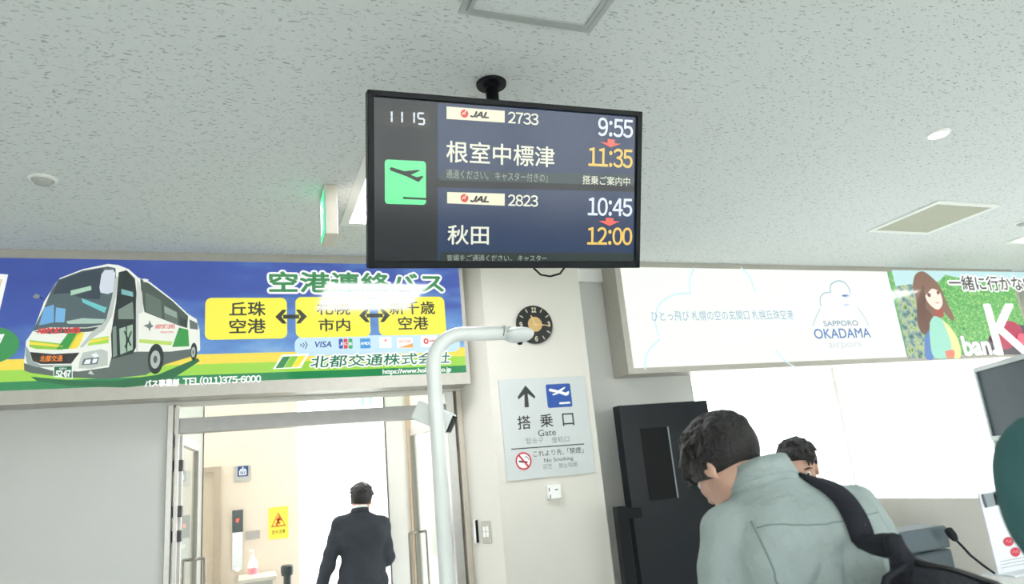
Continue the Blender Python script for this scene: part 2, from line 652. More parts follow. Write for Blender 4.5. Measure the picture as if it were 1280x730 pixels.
st('wall_back_above_window', (WX0, YW, WZ1), (XR + .2, YW + .15, ZC), panel_m)
st('wall_back_below_window', (WX0, YW, 0), (XR + .2, YW + .15, WZ0), panel_m)
st('wall_back_end', (WX1, YW, WZ0), (XR + .2, YW + .15, WZ1), panel_m)
st('trim_1', (PX1, YW - .03, CAMZ + 1.475), (3.0, YW, ZC), white_m)
# window: frame with mullions and panes
w = empty('window_1', (0, YW + .1, 0), kind='structure')
f = MB(w.location)
for x in (WX0 + .02, 5.2, WX1 - .02):
    f.box((x - .022, YW + .07, WZ0), (x + .022, YW + .13, WZ1))
for z in (WZ0 + .02, WZ1 - .02):
    f.box((WX0, YW + .071, z - .03), (WX1, YW + .13, z + .03))
f.build('window_frame', white_m, w)
g = MB(w.location)
for a, c in ((WX0 + .05, 5.17), (5.23, WX1 - .05)):
    g.box((a, YW + .097, WZ0 + .05), (c, YW + .103, WZ1 - .05))
g.build('glass', glass_m, w)

# side walls and the rear wall with an unseen window band added for fill light
st('wall_left', (XL - .2, YR, 0), (XL, YW, ZC), wall_m)
st('wall_right', (XR, YR, 0), (XR + .2, YW, ZC), wall_m)
RZ0, RZ1 = 0.7, 2.75
st('wall_rear_below', (XL, YR - .2, 0), (XR, YR, RZ0), wall_m)
st('wall_rear_above', (XL, YR - .2, RZ1), (XR, YR, ZC), wall_m)
w = empty('fill_window', (0, YR - .1, 0), kind='structure')
f = MB(w.location)
for i in range(9):
    x = XL + (XR - XL) * i / 8; f.box((x - .05, YR - .16, RZ0), (x + .05, YR - .06, RZ1))
f.build('window_frame', alu_m, w)
MB(w.location).box((XL, YR - .115, RZ0), (XR, YR - .109, RZ1)).build('glass', glass_m, w)

# passage behind the doors: returns, elevator wall; the ceiling is left open before it for sky light
st('wall_passage_left', (-.9, 6.2, 0), (-.315, 6.3, ZC), white_m)
st('trim_2', (-.318, 6.19, 0), (-.31, 6.2, ZC), seal_m)
st('wall_passage_right', (1.14, 6.2, 0), (2.2, 6.3, ZC), white_m)
st('trim_3', (1.132, 6.19, 0), (1.143, 6.2, ZC), seal_m)
st('trim_4', (1.325, 6.17, 0), (1.365, 6.2, ZC), mat('beige_trim', '#cbb59a', .6))
YE = 7.0
st('wall_elevator', (-3, YE, 0), (.46, YE + .3, ZC), cream_m)

# door frame: jambs, head bar, transom glass
t = empty('trim_5', (0, YW, 0), kind='structure')
MB(t.location).box((DX0, YW - .03, 0), (DX0 + .035, YW + .1, ZT), .004).build('jamb', alu_m, t)
MB(t.location).box((DX0 + .045, YW - .01, 0), (DX0 + .068, YW + .1, ZT), .004).build('jamb', alu_m, t)
MB(t.location).box((DX1 - .12, YW - .01, 0), (DX1 - .055, YW + .1, ZT), .004).build('jamb', alu_m, t)
MB(t.location).box((DX1 - .04, YW - .03, 0), (DX1, YW + .1, ZT), .004).build('jamb', mat('jamb_beige', '#b9b1a2', .5), t)
MB(t.location).box((DX0 + .068, YW, CAMZ + .435), (DX1 - .12, YW + .1, CAMZ + .532), .003).build('transom', mat('transom_metal', '#a8a6a3', .45, metal=.3, scale=20), t)
MB(t.location).box((DX0 + .068, YW + .045, CAMZ + .532), (DX1 - .12, YW + .052, ZT)).build('transom_glass', glass_m, t)


def leaf(name, hx, fx, side):
    """glass door leaf swung away from the room; side -1 hinges left, +1 right"""
    a = Vector((hx, 5.13, 0)); c = Vector((fx, 5.96, 0))
    d = empty(name, (hx, 5.13, 0), kind='structure')
    ang = math.atan2(c.y - a.y, c.x - a.x); d.rotation_euler = (0, 0, ang)
    ln = (c - a).length; zt = CAMZ + .43
    M = MB((0, 0, 0)); M.box((0, -.02, .02), (.035, .02, zt)); M.build('hinge_stile', alu_m, d)
    M = MB((0, 0, 0)); M.box((ln - .03, -.02, .02), (ln, .02, zt)); M.build('lock_stile', mat('stile_grey', '#8d8b84', .45, metal=.4), d)
    M = MB((0, 0, 0)); M.box((.03, -.02, .02), (ln - .03, .02, .12)); M.box((.03, -.02, zt - .06), (ln - .03, .02, zt))
    M.build('rail', alu_m, d)
    M = MB((0, 0, 0)); M.box((.03, -.005, .11), (ln - .03, .005, zt - .05)); M.build('glass', glass_m, d)
    M = MB((0, 0, 0))
    for s in (-1, 1):
        M.tube([(ln - .035, s * .015, CAMZ - .405), (ln - .035, s * .075, CAMZ - .405), (ln - .035, s * .075, CAMZ - .41), (ln - .035, s * .075, CAMZ - 1.0), (ln - .035, s * .015, CAMZ - 1.0)], .011, 10)
    M.build('handle', mat('handle_steel', '#8f8a80', .35, metal=.6), d)
    for z in (.235, -.05, -.2):
        M = MB((0, 0, 0)); M.box((-.036, -.03, CAMZ + z - .035), (.03, .03, CAMZ + z + .035), .004); M.build('hinge', dark_m, d)
    M = MB((0, 0, 0)); M.box((.06, side * -.075, zt - .05), (.27, side * -.022, zt + .004), .006)
    M.tube([(.2, side * -.05, zt - .002), (.42, side * -.19, zt + .012), (.16, side * -.27, zt + .0)], .006, 8)
    M.build('door_closer', mat('closer_grey', '#6d6b66', .45, metal=.4), d)
    return d


leaf('door_1', -.405, -.352, -1)
leaf('door_2', 1.425, 1.315, 1)

# elevator door at the left of the passage
d = empty('door_3', (-.7, YE, 0), kind='structure')
MB(d.location).box((-.262, YE - .05, 0), (-.205, YE, CAMZ + .285)).box((-1.3, YE - .05, CAMZ + .24), (-.262, YE, CAMZ + .285)).build('door_frame', mat('elevator_frame', '#a99c88', .5), d)
MB(d.location).box((-1.3, YE - .02, 0), (-.262, YE - .005, CAMZ + .24)).build('door_panel', mat('elevator_panel', '#c0b49f', .45), d)
# ================================================================ HANGING SIGNS
WHITE = glow('#ffffff', .95)


def sky_print():
    """the printed blue sky of the bus advertisement: deep blue, paler to the right and low down, with cloud wisps"""
    m = bpy.data.materials.new('printed_sky'); m.use_nodes = True
    nt = m.node_tree; b = nt.nodes['Principled BSDF']; L = nt.links.new
    tc = nt.nodes.new('ShaderNodeTexCoord'); sx = nt.nodes.new('ShaderNodeSeparateXYZ'); L(tc.outputs['Object'], sx.inputs[0])
    # local x: -2.2 .. 1.49, local z: 0 .. .8
    a = nt.nodes.new('ShaderNodeMapRange'); a.inputs['From Min'].default_value = -.2; a.inputs['From Max'].default_value = 2.75
    L(sx.outputs['X'], a.inputs['Value'])
    c = nt.nodes.new('ShaderNodeMapRange'); c.inputs['From Min'].default_value = .75; c.inputs['From Max'].default_value = .1
    c.inputs['To Max'].default_value = .42
    L(sx.outputs['Z'], c.inputs['Value'])
    n = nt.nodes.new('ShaderNodeTexNoise'); n.inputs['Scale'].default_value = 2.4; n.inputs['Detail'].default_value = 5
    mp = nt.nodes.new('ShaderNodeMapping'); mp.inputs['Scale'].default_value = (1, 1, 2.6); L(tc.outputs['Object'], mp.inputs[0]); L(mp.outputs[0], n.inputs['Vector'])
    mu = nt.nodes.new('ShaderNodeMath'); mu.operation = 'MULTIPLY'; L(a.outputs[0], mu.inputs[0]); L(n.outputs['Fac'], mu.inputs[1])
    ad = nt.nodes.new('ShaderNodeMath'); ad.operation = 'MULTIPLY_ADD'; L(mu.outputs[0], ad.inputs[0]); ad.inputs[1].default_value = .62; L(c.outputs[0], ad.inputs[2])
    r = nt.nodes.new('ShaderNodeValToRGB'); e = r.color_ramp.elements
    e[0].position = .0; e[0].color = lin('#2b3f93'); e[1].position = .8; e[1].color = lin('#b9def2')
    q = e.new(.32); q.color = lin('#3d56ab'); q = e.new(.55); q.color = lin('#6a9bd4')
    L(ad.outputs[0], r.inputs[0]); L(r.outputs[0], b.inputs['Emission Color']); b.inputs['Emission Strength'].default_value = .95
    b.inputs['Base Color'].default_value = (.02, .03, .06, 1); b.inputs['Roughness'].default_value = .08; b.inputs['Specular IOR Level'].default_value = .85
    return m


def noise_print(name, cols, scale, stretch=(1, 1, 1)):
    m = bpy.data.materials.new(name); m.use_nodes = True
    nt = m.node_tree; b = nt.nodes['Principled BSDF']; L = nt.links.new
    tc = nt.nodes.new('ShaderNodeTexCoord'); mp = nt.nodes.new('ShaderNodeMapping'); mp.inputs['Scale'].default_value = stretch
    n = nt.nodes.new('ShaderNodeTexNoise'); n.inputs['Scale'].default_value = scale; n.inputs['Detail'].default_value = 4
    L(tc.outputs['Object'], mp.inputs[0]); L(mp.outputs[0], n.inputs['Vector'])
    r = nt.nodes.new('ShaderNodeValToRGB'); e = r.color_ramp.elements
    e[0].position = .32; e[0].color = lin(cols[0]); e[1].position = .68; e[1].color = lin(cols[-1])
    for i, c in enumerate(cols[1:-1]):
        q = e.new(.32 + .36 * (i + 1) / (len(cols) - 1)); q.color = lin(c)
    L(n.outputs['Fac'], r.inputs[0]); L(r.outputs[0], b.inputs['Emission Color']); b.inputs['Emission Strength'].default_value = .95
    b.inputs['Base Color'].default_value = (.02, .03, .02, 1); b.inputs['Roughness'].default_value = .1
    return m


def sign_case(name, x0, x1, z0, fz0, fz1, fx0, fx1, label):
    s = empty(name, (x0, YS, z0), label, 'advertising sign')
    f = MB(s.location)
    zt = ZC - .001
    f.box((x0 + .0015, YS + .022, z0 + .0015), (x1 - .0015, YW - .002, zt - .001))                       # case
    f.box((x0, YS, z0), (x1, YS + .025, fz0)); f.box((x0, YS, fz1), (x1, YS + .025, zt))
    f.box((x0, YS, fz0), (fx0, YS + .025, fz1)); f.box((fx1, YS, fz0), (x1, YS + .025, fz1))
    f.build('case', alu_d, s)
    return s


# ---- left: airport bus advertisement
LX0 = -2.3
s1 = sign_case('advertising_lightbox', LX0, 1.512, CAMZ + .638, CAMZ + .72, CAMZ + 1.527, LX0 + .02, 1.486,
               'blue lightbox with a coach, yellow destination boxes and green Japanese headline, above the glass doors')
p1 = Plane((LX0, YS + .012, CAMZ + .638), (1, 0, 0), (0, 0, 1))
h0, h1 = .082, .889; hh = h1 - h0
A = Art(p1)
A.rect_uv(.02, h0, 1.486 - LX0, h1, sky_print(), 0)
for a, b_, c in ((.772, .852, '#f4dc56'), (.852, .937, '#9fd650'), (.937, 1.0, '#2f8a55')):
    A.rect_uv(.02, h1 - b_ * hh, 1.486 - LX0, h1 - a * hh, glow(c, .95), 1)
A.build('printed_panel', s1)
# leaflet and green oval at the far left of the print
A = Art(p1)
A.poly([(-60, 338), (11, 344), (-2, 400), (-60, 400)], glow('#eef0ec'), 2)
A.poly([(-60, 345), (4, 350), (-8, 392), (-60, 392)], glow('#d8c9b4'), 3)
A.ell(-12, 432, 37, 23, glow('#3f9355'), 2)
A.line([(-30, 424), (5, 421), (-4, 433), (-20, 442)], .03, WHITE, 3)
A.build('printed_leaflet', s1)

# the coach picture
A = Art(p1)
G = glow
Wb = G('#e6ebe0'); glassd = G('#3a4750'); glassm = G('#55666a'); dk = G('#2c3636'); lo_grey = G('#5f6b66'); green = G('#3f9a4c'); lime = G('#a5d64f'); yel = G('#eed94e')
z_ = lambda pts: [(x / 3.843, 310 + y / 3.843) for x, y in pts]
P = lambda pts, m, l: A.poly(z_(pts), m, l)
P([(150, 620), (380, 640), (560, 640), (760, 610), (950, 530), (960, 545), (800, 650), (600, 672), (350, 665), (180, 640)], G('#2a6a45'), 2)      # shade printed under it
P([(118, 560), (128, 450), (165, 395), (215, 260), (265, 180), (290, 148), (400, 105), (520, 80), (570, 85), (620, 105), (665, 145), (720, 165), (830, 250), (905, 320), (945, 345), (960, 400), (962, 495), (940, 505), (820, 505), (700, 540), (620, 600), (420, 620), (250, 610), (130, 595)], Wb, 3)
P([(118, 555), (250, 590), (380, 595), (525, 575), (540, 515), (660, 500), (820, 500), (930, 485), (930, 520), (800, 560), (700, 612), (520, 632), (300, 622), (150, 602), (120, 590)], lo_grey, 4)     # lower skirt
P([(160, 402), (215, 290), (250, 205), (285, 155), (400, 112), (520, 92), (557, 100), (560, 150), (545, 260), (520, 340), (490, 372), (420, 385), (330, 385), (240, 385)], glassm, 5)    # windscreen
P([(285, 160), (400, 118), (500, 100), (495, 180), (480, 250), (400, 245), (330, 220), (255, 225)], glassd, 6)
P([(190, 375), (215, 290), (262, 275), (262, 360)], G('#6fa9d8'), 6); P([(268, 360), (272, 288), (318, 295), (312, 360)], G('#79b2dc'), 6)
P([(320, 355), (400, 340), (510, 345), (495, 365), (330, 368)], G('#a9c4b8'), 6)
P([(342, 208), (440, 185), (442, 205), (342, 232)], G('#a7cdb4'), 7); P([(395, 245), (515, 290), (505, 315), (400, 265)], G('#6fc3c3'), 7)
P([(165, 405), (230, 392), (420, 388), (510, 375), (495, 395), (430, 405), (240, 415)], G('#4a5450'), 6)
P([(490, 130), (505, 110), (545, 108), (557, 125), (545, 215), (520, 225), (485, 218), (480, 195)], G('#cdd6e0'), 8)     # mirror
P([(162, 235), (178, 222), (195, 232), (190, 245), (168, 246)], G('#7d8a84'), 8); P([(195, 238), (212, 243), (210, 248), (195, 244)], dk, 8)
P([(555, 150), (570, 140), (560, 230), (540, 330), (500, 400), (440, 440), (400, 480), (385, 480), (440, 410), (510, 355), (540, 240)], G('#b9c3bd'), 7)   # corner post
P([(572, 120), (610, 110), (650, 150), (662, 260), (660, 470), (640, 510), (540, 535), (535, 420), (560, 260)], dk, 6)             # door glass
P([(585, 200), (640, 215), (642, 238), (585, 225)], G('#7fb3b3'), 7); P([(570, 300), (640, 260), (645, 345), (570, 345)], G('#7a8c80'), 7)
P([(575, 390), (640, 370), (640, 490), (580, 515)], G('#9fb8a4'), 7); P([(596, 402), (602, 400), (634, 470), (628, 475)], dk, 8); P([(600, 478), (630, 402), (636, 405), (607, 486)], dk, 8); P([(606, 380), (612, 379), (614, 500), (608, 502)], dk, 8)
P([(543, 385), (560, 375), (565, 520), (545, 530)], G('#7b8d84'), 7)
P([(145, 445), (300, 462), (305, 492), (180, 488), (145, 478)], G('#8fc64a'), 6); P([(145, 452), (305, 470), (306, 480), (145, 466)], yel, 7)
P([(272, 490), (330, 412), (385, 408), (340, 487)], green, 7); P([(330, 487), (375, 410), (410, 408), (385, 470), (370, 485)], yel, 7)
P([(420, 472), (440, 440), (525, 425), (525, 460)], lime, 7); P([(425, 462), (440, 445), (525, 432), (525, 440)], yel, 8)
P([(148, 502), (260, 512), (385, 505), (345, 558), (200, 560), (160, 545)], G('#343434'), 7)                # grille
P([(128, 470), (148, 505), (158, 545), (200, 565), (350, 562), (345, 575), (180, 575), (135, 560), (125, 520)], G('#93a3a0'), 6)
P([(385, 545), (400, 505), (490, 488), (520, 500), (520, 565), (440, 582), (380, 580)], G('#b9c3bb'), 7)   # head lamp unit
P([(395, 565), (405, 535), (480, 525), (470, 560)], G('#5d6b70'), 8); P([(405, 560), (415, 540), (440, 537), (435, 558)], G('#e8eef0'), 9); P([(445, 556), (450, 536), (472, 533), (465, 554)], G('#e8eef0'), 9)
P([(440, 515), (465, 505), (480, 525), (455, 530)], G('#e9eef0'), 9)
P([(260, 568), (352, 565), (352, 630), (260, 620)], G('#e6ece6'), 8); P([(264, 572), (348, 569), (348, 626), (264, 617)], G('#2f6d4e'), 9)
P([(675, 150), (720, 175), (830, 258), (905, 330), (900, 388), (860, 375), (790, 348), (695, 310), (680, 220)], G('#4d5a54'), 6)   # side windows
for pts in ([(700, 215), (775, 255), (780, 340), (703, 308)], [(788, 275), (852, 310), (856, 372), (792, 347)]): P(pts, G('#64736a'), 7)
P([(790, 282), (850, 312), (852, 340), (792, 315)], G('#93a398'), 8); P([(862, 330), (900, 352), (902, 384), (864, 374)], G('#3e4a45'), 8); P([(911, 345), (950, 365), (952, 395), (913, 390)], G('#62706a'), 7)
P([(690, 150), (715, 155), (712, 170), (690, 165)], Wb, 8)
P([(828, 478), (862, 385), (905, 395), (910, 475)], green, 7); P([(828, 478), (845, 430), (870, 390), (862, 385)], G('#2f7a3c'), 8)
P([(670, 440), (830, 452), (825, 470), (670, 458)], G('#b8d66a'), 7)
P([(662, 150), (685, 220), (690, 310), (668, 320), (664, 500), (655, 500), (655, 260)], G('#c9cfc8'), 7)
P([(690, 375), (715, 368), (720, 350), (728, 370), (740, 378), (724, 388), (722, 405), (714, 388)], G('#6f7f78'), 8)
for (cx, cy, rx, ry) in ((750, 535, 38, 72), (932, 500, 16, 42)):
    x, y = z_([(cx, cy)])[0]
    A.ell(x, y, rx / 3.843, ry / 3.843, dk, 9)
    A.ell(x - .6, y + .8, rx * .62 / 3.843, ry * .6 / 3.843, G('#aab5ae'), 10); A.ell(x - .6, y + .8, rx * .25 / 3.843, ry * .25 / 3.843, G('#55605a'), 11)
P([(425, 605), (440, 590), (455, 612)], G('#c2ccc6'), 9)
red = G('#d2474a')
A.text('AIRPORT LINER', (48, 412, 419), (101.5, 409.5, 416), red, 9, .05)
A.text('AIRPORT LINER', (194.5, 403.5, 409), (219, 409, 414), red, 9, .02)
A.text('Airport Bus', (201, 413, 416.5), (217, 415.5, 419), red, 9, .01)
A.text('北都交通', (51, 445.5, 453), (79, 444.5, 452), G('#ee8a3c'), 9, .02)
A.text('52-67', (71, 464, 471.5), (89, 463.5, 471.5), WHITE, 11, .05, wide=True)
A.text('札幌230', (75, 460, 462.5), (84, 460, 462.5), WHITE, 11, .01)
A.build('printed_coach', s1)

YB = glow('#f6ec52')
INK = glow('#3a4038')
for (x0, y0, x1, y1), rows in (((257, 373, 359, 423.5), (('丘珠', 287, 331.5, 378, 395.5), ('空港', 287, 331.5, 399.5, 417))),
                               ((369, 372, 463, 421), (('札幌', 396, 437, 377.5, 394), ('市内', 398, 437, 399, 414.5))),
                               ((471.5, 371.5, 557.5, 418.5), (('新千歳', 486.5, 542.6, 377.5, 393.5), ('空港', 497.5, 534.4, 396.5, 412.5)))):
    A = Art(p1); A.rect(x0, y0, x1, y1, YB, 4, .14)
    for s, xa, xb, ya, yb in rows: A.text(s, (xa, ya, yb), (xb, ya, yb), INK, 6, .022)
    A.build('destination_box', s1)
for x0, x1, y in ((344, 383.5, 396.5), (448.5, 487, 395)):
    A = Art(p1); c0 = p1.loc(x0, y); c1 = p1.loc(x1, y); v0 = (c0[1] + c1[1]) / 2; h = .048
    A.rect_uv(c0[0] + .05, v0 - .014, c1[0] - .05, v0 + .014, INK, 6)
    for u, s in ((c0[0], 1), (c1[0], -1)):
        A.poly_uv([(u, v0), (u + s * .045, v0 + h), (u + s * .072, v0 + h), (u + s * .04, v0), (u + s * .072, v0 - h), (u + s * .045, v0 - h)], INK, 7)
    A.build('double_arrow', s1)
A = Art(p1)
A.text('空港連絡バス', (337, 341.5, 366), (553, 342.5, 366), WHITE, 5, .13)
A.text('空港連絡バス', (337, 341.5, 366), (553, 342.5, 366), glow('#3f8a55'), 6, .035)
A.build('lettering', s1, 'large green Japanese headline outlined in white')
A = Art(p1)
A.rect(368, 421.5, 575, 440, glow('#c2def0'), 2, .4)
blu = glow('#33508f')
for k in range(3): A.line([(375 + k * 3.2, 432.5 - 2 - k * 1.6), (377 + k * 3.4, 431.5), (375 + k * 3.2, 431.5 + 2 + k * 1.6)], .007, glow('#4f6f8a'), 4)
A.text('VISA', (393.5, 427.5, 434.8), (414, 427, 434.3), blu, 4, .03, .2)
for k, c in enumerate(('#3f5fae', '#d8505a', '#4aa86a')):
    A.rect(423 + k * 6, 424 - k * .1, 428.4 + k * 6, 436.3, glow(c), 4, .3); A.text('JCB'[k], (424 + k * 6, 428.5, 432), (427.5 + k * 6, 428.5, 432), WHITE, 5, .03)
A.rect(449.6, 423.7, 462.8, 435.7, glow('#4a97cf'), 4); A.text('AMEX', (450.3, 428, 431.5), (462.2, 428, 431.5), WHITE, 5, .03)
A.rect(473.5, 421.8, 489, 435, glow('#fdf6f4'), 4, .1); A.line([(480, 427), (483, 425)], .01, glow('#e06a70'), 5)
A.rect(495.5, 422.5, 515.5, 435, glow('#fbeee6'), 4, .1); A.poly([(498, 435), (515.5, 429.5), (515.5, 435)], glow('#f0a85a'), 5)
A.text('DISCOVER', (498, 426, 428.5), (513, 426, 428.5), glow('#d8706a'), 5, .01)
A.rect(525, 420.5, 546, 434, glow('#fbf2f0'), 4, .1); A.ell(532, 427, 3.2, 3.6, red, 5, .45); A.line([(536, 427), (545, 426)], .01, glow('#d8706a'), 5)
A.build('payment_logos', s1)
A = Art(p1)
A.poly([(341, 462), (352, 444), (386, 442.5), (376, 460.5)], WHITE, 4)
A.poly([(344, 460.8), (353.5, 446.3), (363, 445.9), (354, 460.3)], glow('#3f8a50'), 5); A.poly([(354.5, 460.2), (363.5, 445.9), (373, 445.4), (364, 459.8)], glow('#8cc84a'), 5); A.poly([(364.5, 459.7), (373.5, 445.3), (382, 444.8), (373, 459.2)], glow('#f0e04a'), 5)
A.text('北都交通株式会社', (388, 444.5, 459.5), (562, 441, 455), WHITE, 4, .13, .12)
A.text('北都交通株式会社', (388, 444.5, 459.5), (562, 441, 455), glow('#2f7a58'), 5, .02, .12)
A.build('company_lettering', s1)
A = Art(p1)
A.text('https://www.hokuto.co.jp', (478, 462.5, 470), (563, 458.8, 466), WHITE, 4, .03)
A.build('web_address', s1)
A = Art(p1); A.text('バス事業部', (181.5, 476, 484.5), (224, 474, 482.5), WHITE, 4, .05); A.build('department_lettering', s1)
A = Art(p1); A.text('TEL(011)375-6000', (229, 472.5, 483), (326, 468, 478.5), WHITE, 4, .035, wide=True); A.build('telephone_number', s1)

# ---- right: airport sign beside the cable-free "ban.K" hill advertisement
s2 = sign_case('advertising_lightbox', 2.813, 7.6, CAMZ + .655, CAMZ + .70, CAMZ + 1.538, 2.866, 7.57,
               'pale white lightbox with airport cloud logo and a green picture advertisement, above the big window')
p2 = Plane((2.813, YS + .012, CAMZ + .655), (1, 0, 0), (0, 0, 1))
g0, g1 = .045, .883; UX = 5.822 - 2.813
A = Art(p2); A.rect_uv(.053, g0, 7.57 - 2.813, g1, glow('#f3fbf1', .97, key='pale_print'), 0); A.build('printed_panel', s2)
A = Art(p2); pale = glow('#d3ecef', .97)
for pts in ([(805, 462), (806, 448), (812, 436), (824, 424)], [(822, 420), (818, 400), (824, 380), (842, 369), (862, 367)], [(862, 367), (861, 350), (867, 335)], [(925, 335), (936, 347), (943, 366)], [(968, 438), (980, 451), (992, 459)]):
    q = [np.array(p2.loc(*p)) for p in pts]
    sm_ = []
    for i in range(len(q) - 1):
        p0, p1_, p2_, p3 = q[max(i - 1, 0)], q[i], q[i + 1], q[min(i + 2, len(q) - 1)]
        for tt in np.linspace(0, 1, 7)[:(7 if i == len(q) - 2 else 6)]:
            sm_.append(.5 * ((2 * p1_) + (-p0 + p2_) * tt + (2 * p0 - 5 * p1_ + 4 * p2_ - p3) * tt ** 2 + (-p0 + 3 * p1_ - 3 * p2_ + p3) * tt ** 3))
    A.line(sm_, .016, pale, 1, uv=True)
A.build('printed_cloud_outline', s2)
A = Art(p2)
A.text('ひとっ飛び 札幌の空の玄関口 札幌丘珠空港', (813, 389, 402), (990, 388, 399.5), glow('#8fabca', .97), 2, .0)
A.build('lettering', s2, 'row of small grey blue Japanese characters')
A = Art(p2); lg = glow('#a9bfd0', .97); nav = glow('#4a68a8', .97)


def smooth(px, n=6):
    q = [np.array(p, float) for p in px]; out = []
    for i in range(len(q) - 1):
        a, b, c, d = q[max(i - 1, 0)], q[i], q[i + 1], q[min(i + 2, len(q) - 1)]
        for t in np.linspace(0, 1, n, endpoint=False):
            out.append(tuple(.5 * (2 * b + (c - a) * t + (2 * a - 5 * b + 4 * c - d) * t ** 2 + (3 * b - a - 3 * c + d) * t ** 3)))
    out.append(tuple(q[-1])); return out


for pts, w_ in (([(1015, 408), (1018, 398), (1024, 386)], .008), ([(1025, 384), (1024, 373), (1029, 367), (1037, 366)], .011), ([(1037, 366), (1037, 357), (1044, 352), (1053, 353), (1060, 361), (1062, 371)], .013), ([(1068, 378), (1073, 388), (1080, 398), (1085, 409)], .008)):
    A.line(smooth(pts), w_, lg, 2)
A.poly(smooth([(1050, 370), (1056, 368.5), (1063, 371)]) + smooth([(1063, 371), (1057, 373), (1050, 370)])[1:-1], nav, 3)
A.poly(smooth([(1049, 377.5), (1056, 380), (1068, 376.5)]) + smooth([(1068, 376.5), (1061, 381.5), (1054, 382.5), (1049, 377.5)])[1:-1], nav, 3)
A.text('SAPPORO', (1028, 401.8, 408), (1071, 400.5, 407.5), glow('#8796b4', .97), 2, .02)
A.text('OKADAMA', (1016.5, 412.5, 424.5), (1086, 409.5, 421.5), glow('#5f7fbc', .97), 2, .02)
A.text('airport', (1034, 427, 438), (1076, 425.5, 436.5), glow('#cfd6de', .97), 2, .0)
A.build('airport_logo', s2)
# picture advertisement
A = Art(p2); U1 = 7.57 - 2.813
A.rect_uv(UX, g0, U1, g1, noise_print('printed_foliage', ('#2f8444', '#8fdc84', '#4aa856', '#b4ea90', '#3f9a50'), 22), 2)
A.rect_uv(UX - .012, g0, UX + .008, g1, glow('#6f8f86'), 1)
a = p2.loc(1112, 336)
A.poly([(1113, 338), (1300, 341), (1300, 356), (1215, 352), (1180, 344), (1172, 352), (1118, 358)], glow('#c4e8ea', .97), 3)
A.poly([(1117, 359), (1140, 355), (1150, 372), (1152, 400), (1156, 448), (1134, 448.5), (1122, 390)], noise_print('printed_flowers', ('#3d7a52', '#7f9fae', '#c9d8a0', '#4f8f5a'), 14), 3)
A.build('printed_picture', s2, 'green hillside picture')
A = Art(p2)
zz = lambda pts: [(1100 + x / 4.561, 320 + y / 4.561) for x, y in pts]
Q = lambda pts, m, l: A.poly(smooth(zz(pts), 4), m, l)
hair = glow('#8a6a5c'); hair_d = glow('#6f5148'); skin = glow('#fbe6d8'); dress = glow('#9fdcc8')
Q([(178, 180), (190, 115), (225, 90), (265, 105), (330, 170), (375, 270), (415, 350), (400, 370), (350, 320), (300, 360), (285, 420), (240, 440), (205, 380), (200, 260), (178, 180)], hair, 5)
Q([(205, 260), (240, 170), (260, 210), (250, 290), (290, 340), (285, 410), (240, 450), (205, 380), (205, 260)], hair_d, 6)
Q([(256, 190), (300, 175), (335, 215), (348, 270), (330, 305), (300, 300), (262, 262), (250, 225), (256, 190)], skin, 7)
Q([(240, 170), (285, 150), (335, 185), (345, 215), (310, 195), (285, 190), (262, 215), (246, 225), (240, 170)], hair, 8)
Q([(300, 300), (345, 300), (352, 350), (300, 345), (300, 300)], glow('#a85a50'), 6)
Q([(275, 380), (300, 345), (345, 365), (400, 420), (440, 490), (450, 570), (400, 580), (300, 580), (275, 470), (275, 380)], dress, 8)
Q([(345, 365), (400, 420), (440, 490), (450, 575), (410, 580), (390, 480), (345, 365)], glow('#e6e6a0'), 9)
Q([(245, 470), (275, 430), (300, 580), (250, 580), (245, 470)], glow('#5f86c4'), 7)
Q([(362, 545), (410, 538), (412, 580), (372, 580), (362, 545)], glow('#e58a72'), 10)
A.ell(1100 + 270 / 4.561, 320 + 225 / 4.561, 2.2, 2.6, hair_d, 9); A.ell(1100 + 322 / 4.561, 320 + 212 / 4.561, 1.8, 2.2, hair_d, 9); A.line(zz([(308, 270), (328, 270)]), .008, glow('#d8706a'), 9)
A.build('printed_figure', s2, 'printed figure with long brown hair and pale green dress')
A = Art(p2)
for (x, y, r1) in ((1262, 414, 14), (1254, 428, 10), (1280, 428, 13)): A.ell(x, y, r1, r1 * .9, glow('#b83a5c'), 5)
A.ell(1276, 424, 6, 7, glow('#e86a80'), 6); A.ell(1240, 424, 6, 5, glow('#6f4a5e'), 4)
A.poly([(1226, 444), (1238, 415), (1262, 405), (1300, 410), (1300, 443)], glow('#54505a'), 4)
A.build('printed_flower', s2)
A = Art(p2)
A.text('一緒に行かない', (1184, 344, 362), (1290, 347.5, 365), WHITE, 6, .14); A.text('一緒に行かない', (1184, 344, 362), (1290, 347.5, 365), glow('#4a4f48'), 7, .02)
A.text('ban.', (1202, 421, 444.5), (1240.5, 421, 443), glow('#7d8f80'), 7, .09); A.text('ban.', (1202, 421, 444.5), (1240.5, 421, 443), WHITE, 8, .06)
A.text('K', (1236, 382, 442.5), (1277, 381.5, 442), WHITE, 8, .03)
A.build('lettering', s2, 'white and black lettering over the picture')

